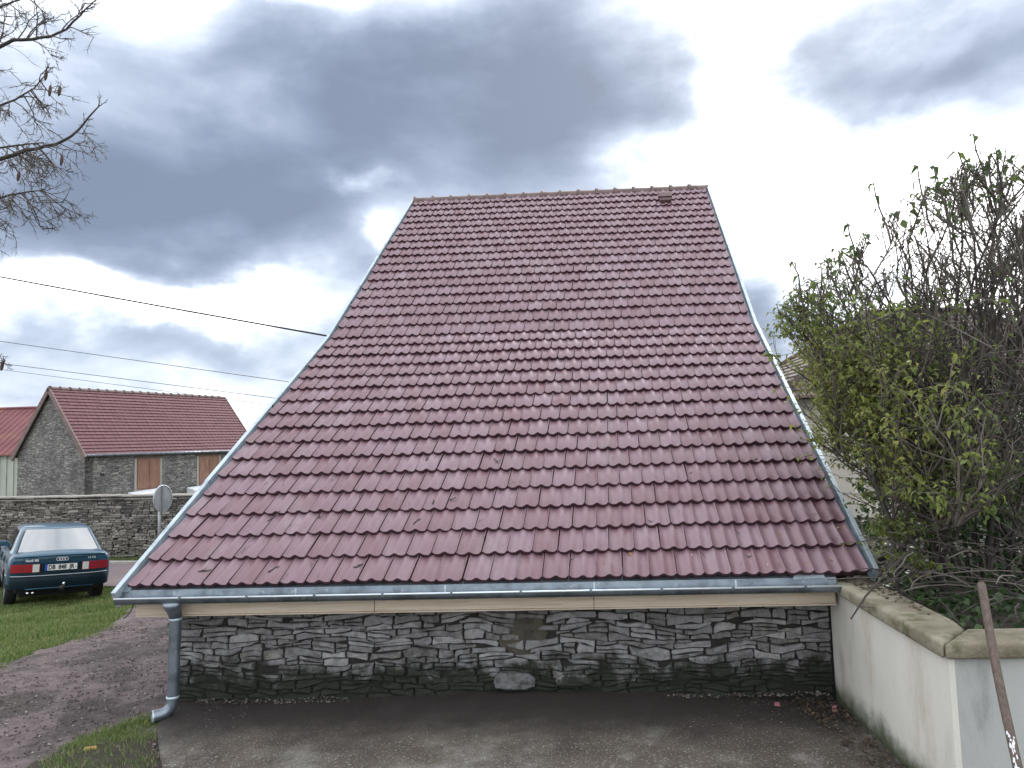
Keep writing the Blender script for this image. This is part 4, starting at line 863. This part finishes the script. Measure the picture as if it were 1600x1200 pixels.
# small flat leaves, used for litter and for the plants
def leaves(name, pos, size, m, parent=None, droop=.4, seed=1, flat=False, col=None, wr=.36):
    rg = np.random.default_rng(seed); pos = np.asarray(pos, float); n = len(pos); s_ = size*rg.uniform(.6, 1.25, n)
    a = rg.uniform(0, 6.283, n); e = rg.uniform(-.9, .35, n) if not flat else rg.uniform(-.15, .25, n); ro = rg.uniform(-.7, .7, n) if not flat else rg.uniform(-.25, .25, n)
    d = np.c_[np.cos(a)*np.cos(e), np.sin(a)*np.cos(e), np.sin(e)]; sd_ = np.c_[-np.sin(a), np.cos(a), np.zeros(n)]; upv = np.cross(d, sd_)*-1
    upv = np.where(upv[:, 2:3] < 0, -upv, upv)
    sr = sd_*np.cos(ro)[:, None]+upv*np.sin(ro)[:, None]; ur = upv*np.cos(ro)[:, None]-sd_*np.sin(ro)[:, None]
    S_ = s_[:, None]; w = (wr*rg.uniform(.8, 1.2, n))[:, None]*S_; dr = (droop*rg.uniform(.2, 1.2, n))[:, None]*S_
    b = pos; l_ = pos+d*S_*.42+sr*w+ur*S_*.10; r_ = pos+d*S_*.42-sr*w+ur*S_*.10; c = pos+d*S_*.48-ur*S_*.02
    l2 = pos+d*S_*.78+sr*w*.6-ur*dr*.35; r2 = pos+d*S_*.78-sr*w*.6-ur*dr*.35; t = pos+d*S_*1.05-ur*dr
    v = np.stack([b, l_, r_, c, l2, r2, t], 1).reshape(-1, 3); i = np.arange(n)[:, None]*7
    f = np.concatenate([i+[0, 3, 1], i+[0, 2, 3], i+[1, 3, 4], i+[3, 2, 5], i+[4, 3, 6], i+[3, 5, 6]], 1).reshape(-1, 3)
    cv = rg.random(n) if col is None else np.clip(col+rg.normal(0, .13, n), 0, 1)
    o = bpy.data.objects.new(name, mesh(name, v, f, m, False, np.repeat(cv, 6))); link(o, parent); tag(o, kind='stuff'); return o
rg = np.random.default_rng(12)
lp = scatter_poly([(6.3, .25), (5.9, .2), (6.0, -.5), (6.05, -1.4), (6.15, -1.8), (6.28, -1.8)], 620, rg)
o = leaves('leaf_litter', np.c_[lp, G+.03+rg.random(len(lp))*.012], .032, 'litter_leaf', flat=True, seed=5); tag(o, 'brown leaf litter along the foot of the cream garden wall', 'leaf litter')
lp = scatter_poly([(6.35, .28), (6.62, .28), (6.6, -.6), (6.5, -1.2), (6.42, -.4)], 130, rg)
o = leaves('coping_litter', np.c_[lp, np.full(len(lp), ZC+.008)], .035, 'litter_leaf', flat=True, seed=6); tag(o, 'dry bits of leaf lying on the garden wall coping', 'leaf litter')
# individual fallen leaves and twig bits on the roof
def tile_top(x, s_):
    r = int(s_/S); u = (x/TW+(.5 if r % 2 else 0)) % 1
    return .050-.046*(s_-r*S)/TL+float(np.interp(u, [a for a, _ in PROF], [b for _, b in PROF]))
ROWN = ['lowest', 'second lowest', 'third lowest', 'fourth lowest', 'fifth lowest', 'sixth lowest', 'seventh lowest']
NUM = ['zero', 'one', 'two', 'three', 'four', 'five', 'six', 'seven', 'eight', 'nine', 'ten', 'eleven', 'twelve', 'thirteen', 'fourteen', 'fifteen', 'sixteen', 'seventeen', 'eighteen', 'nineteen', 'twenty']
def where(x, s_):
    k = round(x/TW); side = 'left' if k <= 14 else 'right'; k = k if k <= 14 else 28-k
    return '%s tile row, about %s %s from the %s verge' % (ROWN[int(s_/S)], NUM[max(k, 1)], 'tile' if max(k, 1) == 1 else 'tiles', side)
rq = random.Random(31)
spots = [(6.1, .12, .05), (5.75, .10, .04), (6.32, .17, .035), (5.95, .55, .045), (6.2, .5, .05), (6.05, 1.1, .05), (4.55, .32, .05), (4.3, .2, .03), (5.1, .28, .03), (5.3, .6, .04), (6.5, .62, .05)]
for x, s, sz in spots:
    p = RF(x, s, tile_top(x, s)+.002); b = MB(); a = rq.uniform(0, 6.28); d1 = V(math.cos(a), math.sin(a)*math.cos(T1), math.sin(a)*math.sin(T1)); d2 = V(-math.sin(a), math.cos(a)*math.cos(T1), math.cos(a)*math.sin(T1)); nn = V(0, -math.sin(T1), math.cos(T1))
    q = [d1*-.5, d1*-.1+d2*.3+nn*.14, d1*.3+d2*.22+nn*.2, d1*.55+nn*.12, d1*.3-d2*.22+nn*.16, d1*-.1-d2*.3+nn*.1, d1*.1]
    b.add([t*sz for t in q], [[0, 6, 1], [1, 6, 2], [2, 6, 3], [3, 6, 4], [4, 6, 5], [5, 6, 0]])
    o = b.build('fallen_leaf', 'dry_leaf', loc=tuple(p)); tag(o, 'dry leaf on the '+where(x, s), 'leaf', 'dry leaves on the roof')
for x, s, L_ in ((.62, .18, .10), (1.28, .19, .10), (.95, .98, .16), (1.42, .95, .06), (2.05, .22, .10), (2.55, 1.15, .13), (2.75, 1.2, .08), (2.45, .83, .08), (3.1, 1.9, .10), (2.3, 2.0, .1), (5.6, .25, .05), (4.75, .75, .05), (5.2, 1.55, .06), (5.95, 1.75, .07), (4.0, .22, .04)):
    a = rq.uniform(.5, 2.0); p = RF(x, s, tile_top(x, s)); b = MB(); pts = []
    for t in (-.5, -.2, .1, .5): xx_, s_ = x+math.cos(a)*L_*t+rq.uniform(-.012, .012), max(.01, s+math.sin(a)*L_*t); q = RF(xx_, s_, tile_top(xx_, s_)+.006); pts.append(tuple(q-p))
    b.tube(pts, [.006, .007, .006, .003], 5); b.tube([pts[1], tuple(V(*pts[1])+V(.03, .01, .01)), tuple(V(*pts[1])+V(.045, .03, .025))], [.005, .004, .002], 4)
    o = b.build('dead_twig', 'bark', loc=tuple(p)); tag(o, 'dark twig on the '+where(x, s), 'twig', 'dead twigs on the roof')
o = MB().hexa([(.06, -.70, G+.0), (.15, -.665, G+.0), (.14, -.635, G), (.05, -.67, G), (.065, -.69, G+.032), (.145, -.66, G+.03), (.137, -.642, G+.03), (.055, -.675, G+.03)]).build('yellow_block', 'yellow_scrap', bevel=.01); tag(o, 'small yellow block lying on the driveway edge', 'block')
o = MB().add([(6.20, -.02, G+.0), (6.24, -.03, G+.0), (6.245, -.01, G+.055), (6.215, .0, G+.045), (6.25, .01, G+.02)], [[0, 1, 2, 3], [1, 4, 2]]).build('plastic_scrap', 'pink_scrap'); tag(o, 'crumpled pink plastic scrap in the corner by the garden wall', 'litter', 'pink scraps')
o = MB().add([(5.74, .05, G+.03), (5.79, .04, G+.03), (5.785, .06, G+.06), (5.75, .07, G+.055)], [[0, 1, 2, 3]]).build('plastic_scrap', 'pink_scrap'); tag(o, 'tiny pink scrap on the terrace at the foot of the barn wall', 'litter', 'pink scraps')

# ------------------------------------------------------------------ the big shrub
shrub = empty('lilac_shrub', (7.75, .55, ZC-.13), 'tall tangled half-bare shrub with yellow-green leaves right of the barn roof', 'shrub')
rq = random.Random(77)
def env(x): return float(np.interp(x, [6.05, 6.3, 6.7, 7.2, 7.6, 8.2, 8.8, 9.6, 10.4], [2.35, 2.65, 2.95, 3.35, 3.6, 3.85, 4.0, 3.9, 3.3]))
stem_b, twig_b = MB(), MB(); leafpos = []; tippos = []
def clear(p):      # keep wood off the barn roof
    s = p.y/math.cos(T1)
    if p.y > -.1 and p.x < BW+.14+SK*max(s, 0) and p.z < max(0, s)*math.sin(T1)+.16: return False
    if p.x < 6.25 and p.z < 1.9: return False
    return True
def shoot(p, d, L_, r_, lvl, mb, nseg=4, upb=.25):
    pts = [p.copy()]; q = p.copy(); d = d.normalized()
    for i in range(nseg):
        d = (d+Vector((rq.gauss(0, .16), rq.gauss(0, .16), rq.gauss(0, .10)+upb*.35))).normalized(); n_ = q+d*L_/nseg
        if n_.z > env(n_.x)+.06*rq.random() or not clear(n_) or n_.x < 6.02: break
        q = n_; pts.append(q.copy())
    if len(pts) < 2: return None
    mb.tube(pts, [r_*(1-.65*i/nseg) for i in range(len(pts))], 5 if r_ > .012 else (4 if r_ > .006 else 3), caps=False, r=rq.random())
    return pts
def at_(pts, t):
    k = t*(len(pts)-1); i = min(int(k), len(pts)-2); return pts[i].lerp(pts[i+1], k-i), (pts[i+1]-pts[i]).normalized()
targets = [(6.5, .2, 1.0), (6.55, .7, 1.6), (6.35, .5, 2.3), (6.7, .3, 2.6), (6.9, .9, 2.2), (7.0, .1, 1.4), (6.9, -.4, .9), (7.1, .7, 2.9), (7.4, .4, 3.1), (7.6, .9, 3.2), (7.8, .2, 3.4), (8.1, .8, 3.5), (8.3, .3, 3.6), (8.6, .9, 3.7), (8.9, .4, 3.7), (9.3, .9, 3.6), (9.7, .5, 3.4), (7.3, -.5, 1.9), (7.9, -.5, 2.6), (8.5, -.4, 2.9), (9.2, -.3, 3.0), (7.2, 1.5, 2.6), (8.0, 1.7, 3.2), (8.9, 1.6, 3.4), (6.75, 1.3, 1.9), (7.0, -.7, .5), (7.7, -.8, 1.4), (8.4, -.8, 1.9)]
for tx, ty, tz in targets:
    b0_ = Vector((7.75+rq.gauss(0, .33)+(tx-7.8)*.18, .45+rq.gauss(0, .28), ZC-.15)); tg = Vector((tx, ty, tz)); mid = b0_.lerp(tg, .45)+Vector((rq.gauss(0, .1)-(tx-7.75)*.22, rq.gauss(0, .1), .28))
    ps = [b0_*(1-t)**2+mid*2*t*(1-t)+tg*t*t+Vector((rq.gauss(0, .018), rq.gauss(0, .018), 0)) for t in np.linspace(0, 1, 9)]
    ps = [p for p in ps if clear(p)]
    stem_b.tube(ps, [.021*(1-.72*i/9)*rq.uniform(.85, 1.1) for i in range(len(ps))], 6, caps=False, r=rq.random())
    for k in range(15):
        t = rq.uniform(.16, 1); p, d = at_(ps, t); dd = d*.5+Vector((rq.gauss(0, .6), rq.gauss(0, .55), rq.uniform(.1, .95)))
        sec = shoot(p, dd, rq.uniform(.5, 1.15), .0115, 1, twig_b, 5, .35)
        if not sec: continue
        for k2 in range(7):
            p2, d2 = at_(sec, rq.uniform(.12, 1)); ter = shoot(p2, d2*.6+Vector((rq.gauss(0, .55), rq.gauss(0, .5), rq.uniform(-.25, .9))), rq.uniform(.2, .6), .0068, 2, twig_b, 4, .3)
            if not ter: continue
            for k3 in range(4):
                p3, d3 = at_(ter, rq.uniform(.15, 1)); q3 = shoot(p3, d3*.5+Vector((rq.gauss(0, .7), rq.gauss(0, .6), rq.uniform(-.5, .7))), rq.uniform(.06, .24), .0042, 3, twig_b, 2, .1)
                if q3: leafpos += [q3[-1], q3[0].lerp(q3[-1], .5)]
            leafpos.append(ter[-1]); tippos.append(ter[-1])
o = stem_b.build('stems', 'bark', shrub, True, rnd=True); o = twig_b.build('twigs', 'twig_bark', shrub, True, rnd=True); tag(o, kind='stuff')
# side sprays reaching over the roof verge and the coping
spr = MB(); sprl = []
for k in range(46):
    p = Vector((rq.uniform(6.75, 7.2), rq.uniform(-.5, .9), rq.uniform(.1, 2.3))); d = Vector((-1, rq.gauss(0, .35), rq.uniform(-.35, .5)))
    q = shoot(p, d, rq.uniform(.35, .75), .006, 2, spr, 5, .0)
    if q:
        for t in np.linspace(.15, 1, 9): sprl.append(at_(q, t)[0])
for k in range(16):
    p = Vector((rq.uniform(6.95, 7.2), rq.uniform(-.35, .25), rq.uniform(.05, .5))); q = shoot(p, Vector((-1, rq.gauss(0, .3), rq.uniform(-.2, .25))), rq.uniform(.3, .55), .006, 2, spr, 5, .0)
    if q:
        for t in np.linspace(.2, 1, 10): sprl += [at_(q, t)[0], at_(q, t)[0]+Vector((rq.gauss(0, .025), rq.gauss(0, .025), rq.gauss(0, .025)))]
for k in range(10):
    p = Vector((rq.uniform(6.5, 6.75), rq.uniform(.4, 1.0), rq.uniform(2.1, 2.5))); q = shoot(p, Vector((-.75, 0, rq.uniform(.1, .9))), rq.uniform(.4, .8), .005, 2, spr, 5, .05)
    if q:
        for t in np.linspace(.3, 1, 8): sprl.append(at_(q, t)[0])
o = spr.build('side_sprays', 'twig_bark', shrub, True, rnd=True); tag(o, kind='stuff')
LP = []; LC = []
for p in leafpos:
    left = np.clip((7.55-p.x)/.75, 0, 1); low = np.clip((2.75-p.z)/.6, 0, 1); prob = .05+1.0*left*low+.16*np.clip((env(p.x)-p.z < .4), 0, 1)*.5+(.5 if p.z < 1.0 else 0)
    if rq.random() < prob:
        for k in range(1+(rq.random() < .75*left)+(rq.random() < .5*left)): LP.append(tuple(p+Vector((rq.gauss(0, .02), rq.gauss(0, .02), rq.gauss(0, .02))))); LC.append(.30+.46*left*low*np.clip((p.z-.2)/.8, .55, 1)-.08*(p.z > 2.8))
leaves('leaves', LP, .052, 'leaf', shrub, .6, 3, col=np.array(LC), wr=.27)
leaves('spray_leaves', [tuple(p) for p in sprl], .056, 'leaf', shrub, .6, 4, col=np.full(len(sprl), .62), wr=.27)
tl = [tuple(p) for p in tippos if p.z > env(p.x)-.45 and rq.random() < .62]
leaves('tip_leaves', tl, .085, 'leaf', shrub, .8, 5, col=np.full(len(tl), .22), wr=.30)
tall = MB(); tlp = []
for x, y, z0, z1 in ((8.27, .8, 3.4, 4.22), (8.78, .75, 3.6, 4.25), (7.2, .7, 3.1, 3.72), (7.62, .7, 3.2, 3.88), (6.95, .8, 2.8, 3.35), (7.9, .9, 3.3, 3.95), (6.4, .8, 2.3, 2.98), (8.05, .7, 3.4, 4.0), (8.5, .9, 3.5, 4.05)):
    pts = [Vector((x+.12*(1-t)+rq.gauss(0, .012), y, z0+(z1-z0)*t)) for t in np.linspace(0, 1, 6)]; tall.tube(pts, [.012-.0055*t for t in np.linspace(0, 1, 6)], 5, r=rq.random())
    tlp += [tuple(pts[-1]), tuple(pts[-1]), tuple(pts[-2]), tuple(pts[-3])]
    for p in pts[2:]: tall.tube([p-Vector((0, 0, .008)), p, p+Vector((0, 0, .010))], [.005, .014, .005], 5, r=.3)
o = tall.build('tall_shoots', 'twig_bark', shrub, True, rnd=True); tag(o, kind='stuff')
leaves('shoot_leaves', tlp, .10, 'leaf', shrub, 1.1, 8, col=np.full(len(tlp), .2), wr=.30)
# tangle over the coping
tg_ = MB()
for k in range(170):
    p = Vector((rq.uniform(6.75, 8.4), rq.uniform(-1.3, .4), ZC+rq.uniform(-.05, .35))); d = Vector((rq.gauss(-.35, .7), rq.gauss(-.2, .6), rq.gauss(.1, .25))).normalized(); L_ = rq.uniform(.3, .8)
    pts = [p+d*L_*t+Vector((rq.gauss(0, .012), rq.gauss(0, .012), .12*t*(1-t))) for t in np.linspace(0, 1, 5)]
    pts = [q for q in pts if q.x > 6.62 or q.z > ZC+.03]
    if len(pts) > 2: tg_.tube(pts, [.006, .0055, .005, .004, .003][:len(pts)], 4, r=rq.random())
o = tg_.build('dead_tangle', 'twig_bark', shrub, True, rnd=True); tag(o, kind='stuff')
br = MB().tube([(6.02, -1.0, -.11), (6.16, -.93, .03), (6.30, -.86, .13), (6.46, -.75, .22), (6.66, -.6, .30)], [.005, .007, .008, .009, .010], 6)
br.tube([(6.22, -.9, .08), (6.42, -.85, .15), (6.58, -.75, .23), (6.75, -.7, .27)], [.007, .006, .005, .004], 5); br.tube([(6.10, -.96, -.03), (6.2, -1.0, -.035)], [.004, .002], 4)
o = br.build('broken_branch', 'twig_bark', None, True, rnd=True); tag(o, 'thin bare broken branch sticking out over the garden wall coping', 'branch')
gcv = empty('ivy_ground_cover', (7.8, -.3, ZC-.13), 'dark ivy and weeds covering the bed under the tall shrub', 'ground cover')
rg = np.random.default_rng(61); q = scatter_poly([(6.66, .2), (6.64, -1.2), (6.75, -1.42), (10.5, -1.42), (10.5, 2.5), (7.4, 2.2)], 5200, rg)
hgt = np.clip(.12+.45*np.array([fbm(x*1.1, y*1.1, 2.) for x, y in q])+.28*np.clip((q[:, 1]+.6)/1.2, 0, 1.2), .03, .8)*np.sqrt(rg.random(len(q)))*np.clip((q[:, 0]-6.55)/.5, .25, 1)*np.clip((q[:, 1]+1.5)/.6, .2, 1)
leaves('ivy_leaves', np.c_[q, ZC-.1+hgt], .062, 'ivy_leaf', gcv, .3, 17)
# dark evergreen undergrowth behind
und = empty('evergreen_bush', (9.6, 2.6, ZC-.13), 'dark evergreen bush low behind the tall shrub at the right edge', 'bush')
rg = np.random.default_rng(44); q = rg.normal(0, 1, (5200, 3)); q /= np.linalg.norm(q, axis=1)[:, None]; rad = rg.uniform(.45, 1, 5200)**.5
lumps = 1+.25*np.array([fbm(*(p*1.8)) for p in q]); pos = q*(rad*lumps)[:, None]*V(1.9, .9, 1.15)+V(9.7, 2.7, .65); pos = pos[pos[:, 2] > ZC-.1]
leaves('foliage', pos, .085, 'ivy_leaf', und, .4, 9); ub = MB()
for k in range(14):
    e = V(9.7, 2.7, .65)+rg.normal(0, .5, 3)*V(1.4, .8, .8); ub.tube([(9.7+rg.normal(0, .2), 2.7+rg.normal(0, .15), ZC-.15), tuple((V(9.7, 2.7, .2)+e)/2), tuple(e)], [.03, .02, .008], 5)
ub.build('stems', 'bark', und)

# ------------------------------------------------------------------ bare tree reaching in from the left
tree = empty('bare_tree', (-5.4, 2.2, G-.05), 'bare tree with drooping twigs and long seed pods reaching in from the left', 'tree')
rq = random.Random(9)
tk = MB().tube([(-5.4, 2.2, G-.1), (-5.38, 2.2, .3), (-5.25, 2.15, 1.8), (-5.2, 2.15, 3.4), (-5.05, 2.1, 5.0), (-5.0, 2.1, 6.6), (-4.95, 2.1, 7.8)], [.21, .17, .15, .125, .10, .07, .035], 12)
trunk = tk.build('trunk', 'bark', tree, True)
limbs = [[(-5.2, 2.1, 3.9), (-4.0, 2.0, 4.62), (-2.97, 2, 5.0), (-2.5, 2, 5.12), (-2.14, 2, 5.2), (-1.88, 2, 5.42), (-1.68, 2, 5.64)],
         [(-5.05, 2.1, 5.2), (-4.0, 2.05, 6.1), (-3.02, 2.0, 6.50), (-2.6, 2, 6.58), (-2.25, 2, 6.62), (-1.95, 2, 6.85), (-1.80, 2, 7.02)],
         [(-5.1, 2.1, 4.6), (-4.0, 1.9, 5.3), (-3.0, 1.9, 5.62), (-2.6, 1.9, 5.78), (-2.3, 1.9, 6.05)],
         [(-5.2, 2.1, 3.3), (-4.2, 2.2, 4.0), (-3.2, 2.2, 4.55), (-2.9, 2.2, 4.62), (-2.5, 2.2, 4.66)],
         [(-5.15, 2.1, 4.2), (-4.1, 2.3, 5.1), (-3.1, 2.4, 5.35), (-2.7, 2.4, 5.38)],
         [(-5.25, 2.15, 2.2), (-4.2, 2.0, 2.6), (-3.25, 2.0, 2.55), (-2.9, 2, 2.42), (-2.76, 2, 2.36)],
         [(-5.05, 2.1, 5.6), (-4.0, 2.1, 6.8), (-3.1, 2.0, 7.0), (-2.5, 2, 7.2)],
         [(-5.1, 2.1, 4.4), (-6.0, 2.4, 5.5), (-6.8, 2.6, 6.4)], [(-5.1, 2.1, 5.2), (-5.9, 1.6, 6.4), (-6.5, 1.3, 7.4)], [(-5.15, 2.1, 3.6), (-5.6, 3.2, 4.8), (-6.0, 4.0, 5.6)], [(-5.1, 2.1, 4.0), (-5.7, 1.1, 5.0), (-6.2, .4, 5.8)], [(-5.0, 2.1, 6.0), (-4.6, 2.9, 7.2), (-4.3, 3.4, 8.2)]]
tw_ = MB()
def smooth_path(P, k=3):
    P = [Vector(p) for p in P]; out = []
    for i in range(len(P)-1):
        a, b, c, d = P[max(i-1, 0)], P[i], P[i+1], P[min(i+2, len(P)-1)]
        for j in range(k):
            t = j/k; out.append(.5*((2*b)+(c-a)*t+(2*a-5*b+4*c-d)*t*t+(3*b-a-3*c+d)*t**3))
    return out+[P[-1]]
def spray(p, d, L_, r_, lvl, droop):
    pts = [p.copy()]; q = p.copy(); d = d.normalized(); n_ = 5
    for i in range(n_):
        d = (d+Vector((rq.gauss(0, .2), rq.gauss(0, .2), rq.gauss(0, .18)-droop))).normalized(); q = q+d*L_/n_; pts.append(q.copy())
    tw_.tube(pts, [r_*(1-.6*i/n_) for i in range(n_+1)], 4 if lvl < 2 else 3, caps=False, r=rq.random())
    if lvl < 3:
        for k in range((6, 5, 4)[lvl]):
            p2, d2 = at_(pts, rq.uniform(.2, 1)); spray(p2, d2*.7+Vector((rq.gauss(0, .5), rq.gauss(0, .4), rq.gauss(0, .45))), L_*rq.uniform(.28, .5), r_*.6, lvl+1, droop)
for i, P in enumerate(limbs):
    ps = smooth_path(P); n_ = len(ps); r0 = (.036, .032, .024, .026, .024, .014, .026)[i] if i < 7 else .035
    MB().tube([p+Vector((rq.gauss(0, .008), rq.gauss(0, .008), rq.gauss(0, .008))) if 0 < k < n_-1 else p for k, p in enumerate(ps)], [r0*(1-.84*k/n_) for k in range(n_)], 7).build('branch', 'bark', tree, True)
    ns = (13, 12, 20, 24, 20, 3, 10)[i] if i < 7 else 5
    for k in range(ns):
        t = rq.uniform(.30, .97) if i not in (0, 1) else rq.uniform(.25, .80); p, d = at_(ps, t)
        dn = i in (0, 2, 3, 4); d2 = d*.45+Vector((rq.gauss(0, .25), rq.gauss(0, .3), rq.uniform(-1.0, -.1) if dn else rq.uniform(-.6, .7))); lim = (.45, .45, .42, .55, .5, .15, .5)[i] if i < 7 else .8
        spray(p, d2, lim*rq.uniform(.8, 1.35), .0085, rq.choice((0, 1, 1)), .04 if dn else -.03)
    for k in range(5 if i < 2 else 2):
        p, d = at_(ps, rq.uniform(.82, 1)); spray(p, d+Vector((rq.gauss(0, .5), 0, rq.gauss(0, .5))), .14, .006, 2, -.05)
o = tw_.build('twigs', 'twig_bark', tree, True, rnd=True); tag(o, kind='stuff')
def px2(x, y): return Vector((-2.97+(x)/119.5, 2.0, 5.033+(245-y)/124.))
for x, y, L_ in ((70, 106, .15), (77, 132, .15), (92, 134, .14), (98, 247, .14), (31, 270, .13), (1, 582, .13), (7, 578, .14), (14, 568, .13)):
    p = px2(x, y); b = MB(); b.tube([p+Vector((0, 0, .05)), p], [.0025, .003], 4); b.tube([p, p-Vector((.004, 0, L_*.15)), p-Vector((.01, 0, L_*.5)), p-Vector((.018, 0, L_*.85)), p-Vector((.022, 0, L_))], [.005, .017, .021, .015, .004], 8)
    b.build('seed_pod', 'pod_brown', tree, True)
for x, y in ((-8.5, 4.0),): pass
